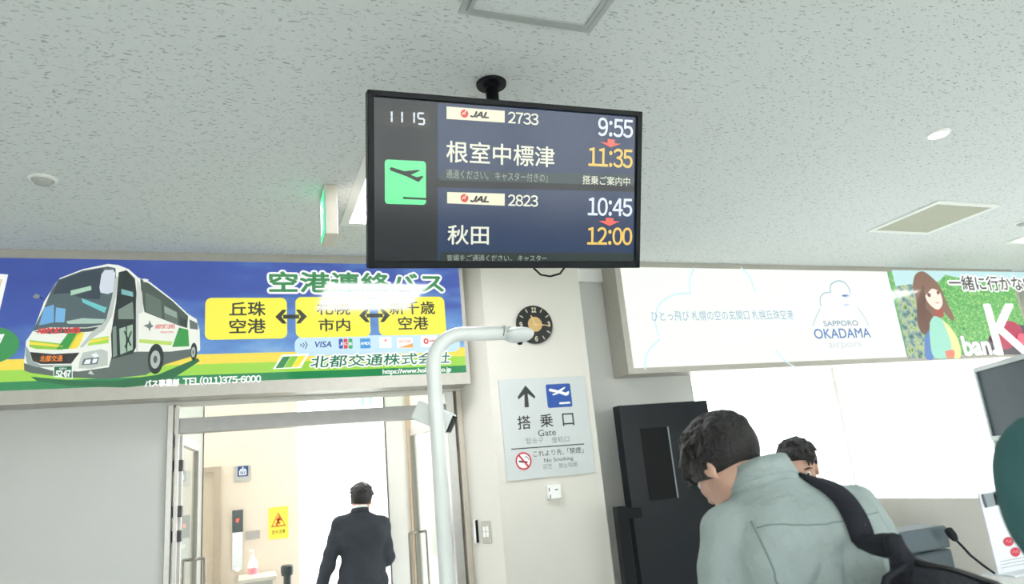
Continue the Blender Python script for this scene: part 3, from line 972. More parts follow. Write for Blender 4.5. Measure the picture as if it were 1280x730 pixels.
# ================================================================ FLIGHT MONITOR
MC = np.array([.954, 2.299, 1.056 + CAMZ]); mu = np.array([.999, -.031, .008]); mv = np.array([-.018, -.32, .947])
mu /= np.linalg.norm(mu); mv -= mu * (mu @ mv); mv /= np.linalg.norm(mv)
pm = Plane(MC, mu, mv)
mon = empty('flight_information_monitor', (0, 0, 0), 'black flight information monitor hanging on a ceiling pole, listing two departures', 'monitor')
mon.matrix_world = pm.matrix()
MW, MH = 1.1, 1.1 * .575
M = MB(); bz = .022
M.box((-MW / 2, -.012, -MH / 2), (-MW / 2 + bz, .05, MH / 2), .003); M.box((MW / 2 - bz, -.012, -MH / 2), (MW / 2, .05, MH / 2), .003)
M.box((-MW / 2, -.012, -MH / 2), (MW / 2, .05, -MH / 2 + bz + .006), .003); M.box((-MW / 2, -.012, MH / 2 - bz), (MW / 2, .05, MH / 2), .003)
M.build('bezel', mat('monitor_bezel', '#12171b', .4, var=.05, spec=.2), mon)
M = MB(); M.box((-MW / 2 + .01, .004, -MH / 2 + .01), (MW / 2 - .01, .055, MH / 2 - .01), .006); M.box((-.35, .05, -.22), (.35, .085, .2), .01)
M.build('housing', black_m, mon)
A = Art(pm)
A.rect_uv(-MW / 2 + bz, -MH / 2 + bz, MW / 2 - bz, MH / 2 - bz, glow('#33363a', .75, .16, .35), 0)  # dark grey glow stands in for room reflections on the dark display
A.build('screen', mon)
c1 = lambda x, y: (440 + x / 2.92, 100 + y / 2.92)
c2 = lambda x, y: (620 + x / 2.92, 100 + y / 2.92)
A = Art(pm)
row = glow('#2c3d5e', .95, .16, key='row_blue'); tick = glow('#35454a', .9, .16)
for (ya, yb, yc, yd, l) in ((84, 360, 128, 372, 0), (392, 668, 408, 672, 1)):
    A.poly([c1(312, ya), c2(505, yc), c2(505, yd), c1(312, yb)], row, 1)
A.poly([c1(325, 330), c2(503, 345), c2(503, 385), c1(318, 366)], tick, 2)
A.poly([c1(325, 628), c2(502, 632), c2(502, 672), c1(318, 668)], glow('#2f3a38', .9, .16), 2)
A.build('display_rows', mon)
A = Art(pm)
cw = glow('#dfe8f4', .95, .16); cream = glow('#e9ebd6', .95, .16); gold = glow('#f0c866', .95, .16); grey_t = glow('#98a298', .95, .16)


def seven(A, x0, y0, x1, y1, on, m):
    a = pm.loc(x0, y1); b = pm.loc(x1, y0); (u0, v0), (u1, v1) = a, b
    vm = (v0 + v1) / 2; S = {'a': [(u0, v1), (u1, v1)], 'b': [(u1, v1), (u1, vm)], 'c': [(u1, vm), (u1, v0)], 'd': [(u0, v0), (u1, v0)], 'e': [(u0, v0), (u0, vm)], 'f': [(u0, vm), (u0, v1)], 'g': [(u0, vm), (u1, vm)]}
    for k in on:
        p, q = [np.array(t) for t in S[k]]; d = (q - p) * .04; A.line([p + d, q - d], .0062, m, 3, uv=True)


A = Art(pm)
A.rect_uv(pm.loc(478, 156)[0], pm.loc(478, 157)[1], pm.loc(537, 140)[0], pm.loc(537, 140)[1], glow('#2b2a2b', .7, .16), 1)
for x in (482.5, 495.5, 510.5): seven(A, x, 139.5 + (x - 487) * .045, x + 7, 152.5 + (x - 487) * .045, 'bc', cw)
seven(A, 522.5, 142, 530, 155, 'afgcd', cw)
A.build('clock_digits', mon)
A = Art(pm)
a = pm.loc(*c1(120, 452)); b = pm.loc(*c1(270, 297))
A.rect_uv(a[0], a[1], b[0], b[1], glow('#6ff0a0', .95, .16), 1, .012)
ik = glow('#1c2a22', .9, .16)
A.poly([c1(x, y) for x, y in ((137, 322), (143, 318), (190, 333), (240, 328), (249, 331), (215, 346), (236, 355), (255, 350), (261, 353), (245, 371), (238, 371), (200, 352), (141, 331))], ik, 3)
A.poly([c1(x, y) for x, y in ((186, 427), (270, 431), (270, 438), (186, 434))], ik, 3)
A.build('departure_symbol', mon)
for (xa, ya, xb, yb, yl) in ((345, 97, 557, 155, 0), (347, 409, 557, 459, 300)):
    A = Art(pm)
    if yl == 0: A.poly([c1(345, 97), c1(557, 113), c1(557, 156), c1(345, 142)], glow('#f1eccf', .95, .16), 2)
    else: A.poly([c1(347, 409), c1(557, 415), c1(557, 459), c1(347, 450)], glow('#f1eccf', .95, .16), 2)
    cy = 123 if yl == 0 else 431; rd = glow('#d6403c', .95, .16)
    x, y = c1(410, cy); A.ell(x, y, 4.9, 5.2, rd, 3); A.line([c1(402, cy + 4), c1(408, cy - 4), c1(412, cy + 3)], .004, glow('#f1eccf', .95, .16), 4); A.line([c1(416, cy - 12), c1(412, cy - 4)], .004, glow('#f1eccf', .95, .16), 4)
    y0 = 115 if yl == 0 else 423
    A.text('JAL', (c1(432, 0)[0], c1(0, y0)[1], c1(0, y0 + 20)[1]), (c1(498, 0)[0], c1(0, y0 + 4)[1], c1(0, y0 + 24)[1]), glow('#1a1a1a', .9, .16), 3, .1, .28, True)
    A.build('airline_plate', mon)


def mtext(s, l, r, m, bold=.01, label=None):
    A = Art(pm); A.text(s, l, r, m, 4, bold, wide=s[0].isdigit()); A.build('lettering', mon, label)


mtext('2733', (635, 140.5, 154.5), (672.5, 142, 156), cream, .02)
mtext('2823', (635, 244, 258), (672, 243.8, 257.5), cream, .02)
mtext('根室中標津', (558, 177.5, 204.5), (692.6, 182, 207.5), cream, .012)
mtext('秋田', (559.5, 281.5, 305.5), (610.5, 282, 305.5), cream, .014)
mtext('通過ください。 キャスター付きの｣', (557.5, 213, 223.5), (684, 216, 227.5), grey_t, .004)
mtext('査場をご通過ください。 キャスター', (558, 318.5, 327.5), (683, 318.5, 326.8), grey_t, .004)
mtext('搭乗ご案内中', (728, 219.5, 230.5), (787, 221.5, 232.5), cream, .004)
mtext('9:55', (747.6, 147.5, 170), (790.5, 150, 172), cw, .022)
mtext('11:35', (735.5, 184.5, 207.5), (790, 187, 210), gold, .022, 'amber time')
mtext('10:45', (734.8, 247, 269.5), (789.5, 248.5, 270), cw, .022)
mtext('12:00', (734, 284, 305.8), (789.5, 285, 306), gold, .022, 'amber time')
for pts in ([(378, 226), (406, 230), (406, 215), (432, 219), (432, 232), (455, 233), (417, 246)], [(373, 514), (400, 515), (400, 503), (428, 505), (428, 515), (450, 516), (413, 533)]):
    A = Art(pm); A.poly([c2(*p) for p in pts], glow('#ff6a5a', .95, .16), 4); A.build('delay_arrow', mon)
# pole, flange and tilting bracket: given in the room and carried into the monitor's own axes
inv = mon.matrix_world.inverted()


def to_local(o):
    o.data.transform(inv); return o


PXm, PYm = .962, 2.446
to_local(MB().lathe((PXm, PYm, ZC), [(.062, -.012), (.064, -.004), (.064, 0)][::1], 36).lathe((PXm, PYm, ZC), [(.036, -.03), (.036, -.01)], 24).build('ceiling_flange', black_m, mon))
to_local(MB().tube([(PXm, PYm, ZC - .02), (PXm, PYm, ZC - .5)], .027, 24).build('pole', black_m, mon))
M = MB(); M.box((PXm - .05, PYm - .05, ZC - .54), (PXm + .05, PYm + .035, ZC - .44), .006); M.box((PXm - .16, PYm - .06, ZC - .54), (PXm + .16, PYm - .02, ZC - .42), .006)
to_local(M.build('bracket', dark_m, mon))
bot = [at_y(x, y, 2.44) for x, y in ((662, 326), (668, 336), (676, 343.5), (688, 345.5), (700, 342), (706, 334), (707, 322))]
to_local(MB().tube(bot, .0042, 8).build('cable', black_m, mon))
# ================================================================ PILLAR AND WALL THINGS
YPl = YS                                  # pillar face
# clock
c = at_y(668.5, 405.5, YPl - .02)
ck = empty('wall_clock', (c[0], YPl, c[2]), 'round black wall clock with gold centre and numerals, high on the pillar', 'clock')
R_ = .148
MB(ck.location).lathe((c[0], YPl, c[2]), [(R_ - .004, 0), (R_, .006), (R_, .02), (R_ - .004, .024)], 48, (0, -1, 0)).build('case', mat('clock_black', '#1b1e1e', .35), ck)
pk = Plane((c[0], YPl - .0245, c[2]), (1, 0, 0), (0, 0, 1))
goldm = mat('clock_gold', '#cfae74', .45, var=.05); creamm = mat('clock_cream', '#d9cfb4', .5)
A = Art(pk); A.ell_uv(0, 0, .058, .058, goldm, 1)
def _sh(o, dy):  # seat the flat print on the face
    o.location = (0, dy, 0); return o
_sh(A.build('dial', ck), -.0245)
A = Art(pk)
for k in range(12):
    a = rad(90 - 30 * k)
    if k % 3 == 0: continue
    A = Art(pk); A.line([(math.cos(a) * .106, math.sin(a) * .106), (math.cos(a) * .136, math.sin(a) * .136)], .007, creamm, 1, uv=True); _sh(A.build('hour_mark', ck), -.0245)
for s, u, v_, w_ in (('12', 0, .112, .036), ('3', .114, 0, .02), ('6', 0, -.112, .02), ('9', -.114, 0, .02)):
    A = Art(pk); A.text_uv(s, u - w_ / 2, v_ - .018, u + w_ / 2, v_ + .018, creamm, 1, .05, wide=True); _sh(A.build('numeral', ck), -.0245)
for nm, ang, ln, w_ in (('hour_hand', 90 - 11.27 * 30, .075, .009), ('minute_hand', 90 - 16 * 6, .118, .007)):
    a = rad(ang); d = np.array([math.cos(a), math.sin(a)])
    A = Art(pk); A.line([-d * .02, d * ln], w_, mat('hand_gold', '#e2c48a', .4), 4, uv=True); _sh(A.build(nm, ck), -.0245)

# gate sign
p0 = at_y(622.9, 474.7, YPl - .012); p3 = at_y(744.5, 590.6, YPl - .012)
x0, x1 = p0[0], p3[0]; z1, z0 = p0[2], p3[2]
gs = empty('gate_sign', (x0, YPl, z0), 'grey square gate sign with up arrow and blue plane symbol, fixed to the pillar', 'sign')
MB(gs.location).box((x0, YPl - .012, z0), (x1, YPl, z1), .002).build('panel', mat('sign_grey', '#c9cecd', .45, var=.015), gs)
pg = Plane((x0, YPl - .0122, z0), (1, 0, 0), (0, 0, 1))
cg = lambda x, y: (600 + x / 3.842, 450 + y / 3.842)
BK = ink('#2b302e'); GY = ink('#7b8284')


def gart(name, fn, label=None):
    A = Art(pg); fn(A); o = A.build(name, gs, label); o.location = (0, -.0122, 0); return o


def _arrow(A):
    A.poly([cg(*p) for p in ((214, 228), (213, 165), (185, 190), (180, 178), (218, 122), (265, 174), (263, 186), (229, 162), (235, 226))], BK, 1)
gart('arrow', _arrow)


def _plane(A):
    a = pg.loc(*cg(326, 231)); b = pg.loc(*cg(432, 112)); A.rect_uv(a[0], a[1], b[0], b[1], ink('#1f4fa0'), 1, .015)
    A.poly([cg(*p) for p in ((330, 142), (337, 137), (375, 146), (402, 131), (411, 131), (391, 150), (411, 157), (424, 149), (428, 152), (425, 166), (413, 172), (380, 160), (352, 170), (345, 166), (366, 157), (332, 150))], ink('#f4f6f6'), 2)
    A.poly([cg(*p) for p in ((380, 204), (432, 200), (433, 209), (381, 213))], ink('#f4f6f6'), 2)
gart('plane_symbol', _plane)
gart('lettering', lambda A: [A.text(s, (cg(xa, 0)[0], cg(0, ya)[1], cg(0, yb)[1]), (cg(xb, 0)[0], cg(0, ya)[1], cg(0, yb)[1]), BK, 1, .012) for s, xa, xb, ya, yb in (('搭', 181, 243, 268, 332), ('乗', 288, 350, 260, 322), ('口', 396, 450, 256, 315))])


def _l2(A):
    A.text('Gate', (cg(279, 0)[0], cg(0, 334)[1], cg(0, 366)[1]), (cg(364, 0)[0], cg(0, 332)[1], cg(0, 362)[1]), BK, 1)
    A.text('탑승구', (cg(222, 0)[0], cg(0, 374)[1], cg(0, 402)[1]), (cg(304, 0)[0], cg(0, 371)[1], cg(0, 399)[1]), GY, 1)
    A.text('登机口', (cg(344, 0)[0], cg(0, 369)[1], cg(0, 397)[1]), (cg(428, 0)[0], cg(0, 366)[1], cg(0, 394)[1]), GY, 1)
    A.poly([cg(*p) for p in ((150, 426), (500, 401), (500, 406), (150, 431))], BK, 1)
    A.text('これより先,「禁煙」', (cg(255, 0)[0], cg(0, 432)[1], cg(0, 464)[1]), (cg(496, 0)[0], cg(0, 420)[1], cg(0, 450)[1]), BK, 1)
    A.text('No Smoking', (cg(308, 0)[0], cg(0, 470)[1], cg(0, 494)[1]), (cg(448, 0)[0], cg(0, 464)[1], cg(0, 488)[1]), BK, 1)
    A.text('금연', (cg(302, 0)[0], cg(0, 500)[1], cg(0, 524)[1]), (cg(344, 0)[0], cg(0, 497)[1], cg(0, 521)[1]), GY, 1)
    A.text('禁止吸烟', (cg(378, 0)[0], cg(0, 494)[1], cg(0, 518)[1]), (cg(466, 0)[0], cg(0, 489)[1], cg(0, 513)[1]), GY, 1)
gart('small_lettering', _l2)


def _ns(A):
    x, y = cg(209, 485); rr = 10.0; RD = ink('#c8283c')
    A.ell(x, y, rr, 11.2, ink('#f0f2f2'), 1); A.ell(x, y, rr, 11.2, RD, 3, .82)
    A.line([cg(186, 487), cg(228, 491)], .012, BK, 2); A.line([cg(214, 470), cg(222, 462), cg(229, 470), cg(234, 480)], .005, BK, 2)
    A.line([(x - 6.4, y - 7.4), (x + 6.4, y + 7.4)], .013, RD, 4)
gart('no_smoking_symbol', _ns)

# thermostat under the sign
p = at_y(693, 615, YPl - .02)
th = empty('thermostat', (p[0], YPl, p[2] - .05), 'small white wall control box on the pillar under the gate sign', 'thermostat')
MB(th.location).box((p[0] - .055, YPl - .035, p[2] - .045), (p[0] + .05, YPl, p[2] + .05), .006).build('case', white_m, th)
M = MB(th.location)
for x_, z_0 in ((-.052, .02), (-.048, -.03)): M.box((p[0] + x_ + .004, YPl - .0365, p[2] + z_0 - .012), (p[0] + x_ + .011, YPl - .034, p[2] + z_0 + .014))
M.box((p[0] + .0, YPl - .0365, p[2] + .012), (p[0] + .022, YPl - .034, p[2] + .02)); M.build('slots', ink('#55585a'), th)

# switches on the chamfer
ca = Vector((PX0, YS, 0)); cb = Vector((DX1, YW, 0)); cd = (cb - ca).normalized(); cn = Vector((cd.y, -cd.x, 0)); cn = cn if cn.y < 0 else -cn


def on_chamfer(x, y):
    d = Vector(ray(x, y)); t = (ca - Vector(EYE)).dot(cn) / d.dot(cn); q = Vector(EYE) + d * t; return q


def chamfer_empty(name, q, label, cat):
    e = empty(name, q, label, cat); e.rotation_euler = (0, 0, math.atan2(-cd.y, -cd.x)); return e


q = on_chamfer(608.5, 665)
sw = chamfer_empty('light_switch', q, 'grey switch plate with white rockers beside the pillar edge, right of the narrow panel', 'switch')
MB().box((-.042, -.008, -.075), (.042, 0, .075), .003).build('plate', mat('switch_grey', '#b5b2a8', .5), sw)
for x_ in (-.016, .014):
    for z_0 in (-.026, .012): MB().box((x_ - .01, -.013, z_0 - .008), (x_ + .012, -.007, z_0 + .026), .002).build('rocker', white_m, sw)
q = on_chamfer(597, 664)
sw = chamfer_empty('wall_panel', q, 'narrow white raised panel beside the door jamb, left of the grey switch plate', 'switch')
MB().box((-.022, -.02, -.078), (.0, 0, .078), .003).build('cover', white_m, sw)
MB().box((.0, -.02, -.076), (.008, 0, .076)).build('edge_gasket', black_m, sw)

# ================================================================ CEILING THINGS
# access hatch
hp = [at_z(560 + 62 / 5.33, 92 / 5.33, ZC), at_z(560 + 950 / 5.33, 207 / 5.33, ZC)]
hx0, hx1, hy1 = hp[0][0], hp[1][0], hp[0][1] - .01
hs = hx1 - hx0; hy0 = hy1 - hs
ha = empty('ceiling_hatch', ((hx0 + hx1) / 2, (hy0 + hy1) / 2, ZC), 'square ceiling access hatch with grey metal rim, in front of the monitor pole', 'hatch')
M = MB(ha.location)
for t0, t1, dz in ((0, .022, .006), (.026, .042, .009)):
    for lo, hi in (((hx0 + t0, hy0 + t0), (hx1 - t0, hy0 + t1)), ((hx0 + t0, hy1 - t1), (hx1 - t0, hy1 - t0)), ((hx0 + t0, hy0 + t1), (hx0 + t1, hy1 - t1)), ((hx1 - t1, hy0 + t1), (hx1 - t0, hy1 - t1))):
        M.box((lo[0], lo[1], ZC - dz), (hi[0], hi[1], ZC))
M.build('rim', mat('hatch_rim', '#c2c7c4', .4, metal=.4), ha)
MB(ha.location).box((hx0 + .043, hy0 + .043, ZC - .003), (hx1 - .043, hy1 - .043, ZC)).build('board', bpy.data.materials['fissured_ceiling_board'], ha)


def emit_mat(name, col, s):
    m = bpy.data.materials.new(name); m.use_nodes = True; b = m.node_tree.nodes['Principled BSDF']
    b.inputs['Base Color'].default_value = lin(col); b.inputs['Emission Color'].default_value = lin(col); b.inputs['Emission Strength'].default_value = s
    return m


LAMP = emit_mat('lamp_diffuser', '#fbfbff', 18.0)


def troffer(x0, x1, y0, y1, label):
    t = empty('ceiling_light', ((x0 + x1) / 2, (y0 + y1) / 2, ZC), label, 'light', 'recessed fluorescent ceiling lights')
    M = MB(t.location); w_ = .05; d_ = .012
    for lo, hi in (((x0, y0), (x1, y0 + w_)), ((x0, y1 - w_), (x1, y1)), ((x0, y0 + w_), (x0 + w_, y1 - w_)), ((x1 - w_, y0 + w_), (x1, y1 - w_))):
        M.box((lo[0], lo[1], ZC - d_), (hi[0], hi[1], ZC))
    M.build('frame', white_m, t)
    MB(t.location).box((x0 + w_, y0 + w_, ZC - .006), (x1 - w_, y1 - w_, ZC - .002)).build('diffuser', LAMP, t)
    M = MB(t.location)
    for k in range(1, 4):
        y = y0 + (y1 - y0) * k / 4; M.box((x0 + w_, y - .006, ZC - .022), (x1 - w_, y + .006, ZC - .005))
    M.build('louvre', mat('louvre_white', '#e3e6d8', .4), t)
    return t


troffer(.545, 1.48, 3.2, 4.17, 'large square recessed ceiling light partly hidden behind the hanging monitor')
troffer(6.36, 7.3, 3.3, 4.02, 'recessed ceiling light at the right edge above the green picture sign')


def downlight(x, y, r, label, lit):
    t = empty('downlight', (x, y, ZC), label, 'light')
    MB(t.location).lathe((x, y, ZC), [(r * .74, -.004), (r * .8, -.012), (r, -.008), (r, 0)], 40).build('ring', white_m, t)
    if lit: MB(t.location).lathe((x, y, ZC), [(r * .76, -.009), (r * .76, -.004)], 32).build('lens', LAMP, t)
    else: MB(t.location).lathe((x, y, ZC), [(.012, -.03), (r * .55, -.026), (r * .75, -.008), (r * .75, -.002)], 32).build('lens', mat('downlight_grey', '#b5b7b2', .25, spec=.7), t)
    return t


downlight(-.925, 3.70, .062, 'small unlit round ceiling fitting at the left, above the coach advertisement', False)
downlight(3.565, 2.43, .062, 'lit round white downlight in the ceiling right of the monitor', True)
downlight(5.93, 3.56, .06, 'small white ceiling fitting cut by the right picture edge', False)

# square vent panel
vt = empty('ceiling_vent', (4.92, 3.58, ZC), 'square cream ceiling panel with white rim, right of the monitor above the airport sign', 'vent')
M = MB(vt.location)
for lo, hi in (((4.595, 3.26), (5.25, 3.30)), ((4.595, 3.85), (5.25, 3.89)), ((4.595, 3.30), (4.64, 3.85)), ((5.205, 3.30), (5.25, 3.85))):
    M.box((lo[0], lo[1], ZC - .012), (hi[0], hi[1], ZC))
M.build('rim', white_m, vt)
MB(vt.location).box((4.64, 3.30, ZC - .008), (5.205, 3.85, ZC - .001)).build('panel', mat('vent_cream', '#b5b4a0', .6, var=.03), vt)

# emergency exit sign
ex0, ex1, ey0, ey1, ez = .392, .458, 3.575, 3.80, CAMZ + 1.302
es = empty('exit_sign', ((ex0 + ex1) / 2, (ey0 + ey1) / 2, ZC), 'green and white emergency exit box hung from ceiling left of the monitor', 'exit sign')
MB(es.location).box((ex0, ey0, ez), (ex1, ey1, ZC), .004).build('case', mat('exit_case', '#ddd6c8', .5), es)
pe = Plane((ex0, ey1, ez), (0, -1, 0), (0, 0, 1))
A = Art(pe); W_, H_ = ey1 - ey0, ZC - ez
A.rect_uv(.008, .012, W_ - .008, H_ - .02, glow('#2fd08a', 1.6, .3), 1)
A.rect_uv(W_ * .12, H_ * .18, W_ * .42, H_ * .82, glow('#f4fff8', 1.6, .3), 2)
gr = glow('#1f9a62', 1.0, .3)
A.ell_uv(W_ * .60, H_ * .74, .013, .013, glow('#f4fff8', 1.6, .3), 3)
for pts in ([(.58, .66), (.52, .44)], [(.58, .64), (.70, .56), (.74, .48)], [(.57, .62), (.46, .58), (.44, .46)], [(.52, .44), (.62, .34), (.60, .20)], [(.52, .44), (.44, .32), (.34, .28)]):
    A.line([(W_ * a_, H_ * b_) for a_, b_ in pts], .013, glow('#f4fff8', 1.6, .3), 3, uv=True)
o = A.build('lit_face', es)
o.parent = None; o.matrix_world = pe.matrix(); o.data.transform(Matrix.Translation(-Vector(es.location)) @ pe.matrix()); o.matrix_world = Matrix.Identity(4); o.parent = es
o.data.transform(Matrix.Translation((-.0015, 0, 0)))

# ================================================================ SENSOR POLE
base = np.array([.612, 2.36, 0.0])
tp = empty('sensor_pole', tuple(base), 'white bent tube pole with overhanging sensor head, in front of glass doors', 'pole')
pts = [(base[0], base[1], .03), (base[0], base[1], CAMZ + .36)]
ra = .115; zc = CAMZ + .378; X0 = base[0]
for k in range(0, 11):
    a = rad(180 - 9 * k); pts.append((X0 + ra + ra * math.cos(a), base[1], zc + ra * math.sin(a)))
pts += [(X0 + ra + .03, base[1], zc + ra), (X0 + .298, base[1], zc + ra)]
MB(tp.location).tube(pts, .0255, 20).build('tube', mat('gloss_white_tube', '#eef1ef', .3, var=.01, spec=.6), tp)
hm = mat('sensor_white', '#e9ecea', .35, var=.01)
zt = zc + ra; xh = X0 + .328
M = MB(tp.location)
b_ = bmesh.new(); bmesh.ops.create_uvsphere(b_, u_segments=32, v_segments=16, radius=1)
for v_ in b_.verts:
    z_0 = v_.co.z; v_.co = Vector((xh + v_.co.x * .06, base[1] + v_.co.y * .06, zt - .004 + (z_0 * .024 if z_0 > 0 else z_0 * .034)))
for f_ in b_.faces: f_.smooth = True
M.merge(b_); M.build('sensor_head', hm, tp)
MB(tp.location).lathe((xh + .005, base[1], zt - .036), [(.008, -.008), (.011, 0), (.011, .01)], 20).build('lens', black_m, tp)
MB(tp.location).tube([(xh - .064 + 0, base[1] + .0, zt + .004), (xh - .06, base[1], zt + .003)], .028, 20).build('joint_ring', mat('joint_grey', '#8f9694', .5), tp)
MB(tp.location).lathe(tuple(base), [(.19, 0), (.19, .012), (.175, .03), (.04, .036)], 40).build('base_plate', hm, tp)
# camera box strapped to the tube
cbx = at_y(545, 522, 2.425)
cm = empty('terminal_camera', tuple(cbx), 'white box camera with dark end strapped to the bent white pole', 'camera')
cm.rotation_euler = (0, rad(28), rad(-28))
MB().box((-.075, -.035, -.035), (.06, .03, .036), .006).build('housing', hm, cm)
MB().box((.058, -.03, -.03), (.066, .026, .031), .003).build('lens_window', mat('lens_black', '#1a1c1e', .15), cm)
MB().box((.0, -.06, -.028), (.03, -.034, .03), .003).build('clamp', hm, cm) if False else None

# ================================================================ PASSAGE THINGS
# elevator call panel
a0 = at_y(292, 638, YE); a1 = at_y(302, 712, YE)
ep = empty('elevator_call_panel', ((a0[0] + a1[0]) / 2, YE, a1[2]), 'tall narrow elevator call panel with dark red-lit display on the cream wall', 'call panel')
cxp, w2 = (a0[0] + a1[0]) / 2, .045
MB(ep.location).box((cxp - w2, YE - .015, a1[2]), (cxp + w2, YE, a0[2]), .003).build('plate', steel_m, ep)
zs = a0[2] - .19
MB(ep.location).box((cxp - w2, YE - .019, zs), (cxp + w2, YE - .012, a0[2])).build('display', mat('display_dark', '#23302e', .2), ep)
M = MB(ep.location); zc_ = zs + .1; M.box((cxp - .012, YE - .021, zc_ - .015), (cxp + .006, YE - .018, zc_ + .008)); M.box((cxp - .013, YE - .021, zc_ + .006), (cxp + .013, YE - .018, zc_ + .016)); M.build('red_arrow', emit_mat('red_led', '#ff5a4a', 1.2), ep)
for dz in (-.07, -.31): MB(ep.location).lathe((cxp, YE - .013, zs + dz), [(.02, 0), (.02, .008), (.016, .012)], 24, (0, -1, 0)).build('button', white_m, ep)
a = at_y(293, 583, YE); c_ = at_y(313.3, 601, YE)
si = empty('elevator_sign', (a[0], YE, c_[2]), 'small grey plate with blue elevator symbol on the cream wall', 'sign')
MB(si.location).box((a[0], YE - .01, c_[2]), (c_[0], YE, a[2]), .002).build('plate', mat('plate_grey', '#a9a9a4', .5), si)
pp = Plane((a[0], YE - .0105, c_[2]), (1, 0, 0), (0, 0, 1)); W_, H_ = c_[0] - a[0], a[2] - c_[2]
A = Art(pp); A.rect_uv(W_ * .2, H_ * .32, W_ * .85, H_ * .98, ink('#26406e'), 1)
A.rect_uv(W_ * .3, H_ * .4, W_ * .74, H_ * .7, ink('#e8eef2'), 2)
for u in (.4, .52, .64): A.ell_uv(W_ * u, H_ * .76, W_ * .045, H_ * .05, ink('#e8eef2'), 2); A.rect_uv(W_ * (u - .035), H_ * .44, W_ * (u + .035), H_ * .66, ink('#26406e'), 3)
A.poly_uv([(W_ * .46, H_ * .84), (W_ * .58, H_ * .84), (W_ * .52, H_ * .94)], ink('#e8eef2'), 2)
A.build('symbol', si).location = (0, -.0105, 0)
a = at_y(307, 664.5, YE); c_ = at_y(325, 673, YE)
o = MB((a[0], YE, c_[2])).box((a[0], YE - .006, c_[2]), (c_[0], YE, a[2]), .001).build('name_plate', mat('name_plate_grey', '#a8a49c', .5))
tag(o, 'small blank grey plate on the cream wall left of the yellow poster', 'plate')
a = at_y(335.5, 635, YE); c_ = at_y(360.5, 672, YE)
yp = empty('warning_poster', (a[0], YE, c_[2]), 'yellow poster with a red warning triangle on the cream passage wall', 'poster')
MB(yp.location).box((a[0], YE - .004, c_[2]), (c_[0], YE, a[2])).build('sheet', mat('poster_yellow', '#f4e24a', .5, var=.02), yp)
pp = Plane((a[0], YE - .0045, c_[2]), (1, 0, 0), (0, 0, 1)); W_, H_ = c_[0] - a[0], a[2] - c_[2]
A = Art(pp); RD = ink('#c8502e')
tri = [(W_ * .5, H_ * .84), (W_ * .12, H_ * .38), (W_ * .88, H_ * .38)]; ti = [(W_ * .5, H_ * .76), (W_ * .2, H_ * .42), (W_ * .8, H_ * .42)]
A.raw(tri + ti, [(i, (i + 1) % 3, 3 + (i + 1) % 3, 3 + i) for i in range(3)], RD, 1)
A.ell_uv(W_ * .54, H_ * .68, W_ * .05, H_ * .035, RD, 1)
for pts in ([(.53, .64), (.47, .54)], [(.52, .62), (.64, .58)], [(.52, .62), (.40, .60)], [(.47, .54), (.58, .47)], [(.47, .54), (.40, .45), (.46, .43)]):
    A.line([(W_ * u, H_ * v_) for u, v_ in pts], .018, RD, 1, uv=True)
A.text_uv('足元注意', W_ * .16, H_ * .16, W_ * .84, H_ * .29, ink('#7a5a20'), 1, .01)
A.build('print', yp).location = (0, -.0045, 0)

# sanitiser stand and bottle, dark post
a = at_y(298, 723, 6.75); c_ = at_y(345, 716, 6.75); zt2 = (a[2] + c_[2]) / 2
tb = empty('side_cabinet', ((a[0] + c_[0]) / 2, 6.72, 0), 'low grey cabinet with a projecting top against the cream passage wall', 'cabinet')
MB(tb.location).box((a[0] + .03, 6.6, 0), (c_[0] - .03, 6.98, zt2 - .03), .004).build('body', mat('cabinet_grey', '#b9b8ae', .5), tb)
MB(tb.location).box((a[0], 6.56, zt2 - .03), (c_[0], 6.99, zt2), .004).build('top', mat('cabinet_top', '#cfc9ba', .45), tb)
MB(tb.location).box((a[0] + .06, 6.592, .06), (c_[0] - .06, 6.6, zt2 - .07), .002).build('door', mat('cabinet_door', '#8f9188', .4), tb)
a = at_y(316, 718, 6.72)
bo = empty('sanitiser_bottle', (a[0], 6.72, zt2), 'white pump bottle with pink liquid on the grey cabinet', 'bottle')
MB(bo.location).lathe((a[0], 6.72, zt2), [(.036, 0), (.04, .01), (.04, .1), (.03, .13), (.014, .15), (.014, .165)], 28).build('bottle_body', mat('bottle_white', '#f6e9e4', .35), bo)
MB(bo.location).lathe((a[0], 6.72, zt2), [(.0405, .02), (.0405, .07)], 28).build('pink_label', mat('pink_label', '#e88a94', .5), bo)
MB(bo.location).tube([(a[0], 6.72, zt2 + .16), (a[0], 6.72, zt2 + .21), (a[0] - .03, 6.70, zt2 + .212)], .008, 10).build('pump', white_m, bo)
a = at_y(359, 706, 6.35)
po = empty('barrier_post', (a[0], 6.35, 0), 'dark barrier post with a wider head in the passage, left of the man in suit', 'post')
MB(po.location).lathe((a[0], 6.35, 0), [(.16, 0), (.16, .015), (.03, .03), (.03, a[2] - .07)], 28).build('stem', mat('post_dark', '#39423f', .45), po)
MB(po.location).lathe((a[0], 6.35, 0), [(.045, a[2] - .08), (.05, a[2] - .05), (.05, a[2] - .01), (.04, a[2])], 28).build('head', mat('post_head', '#2f3836', .4), po)
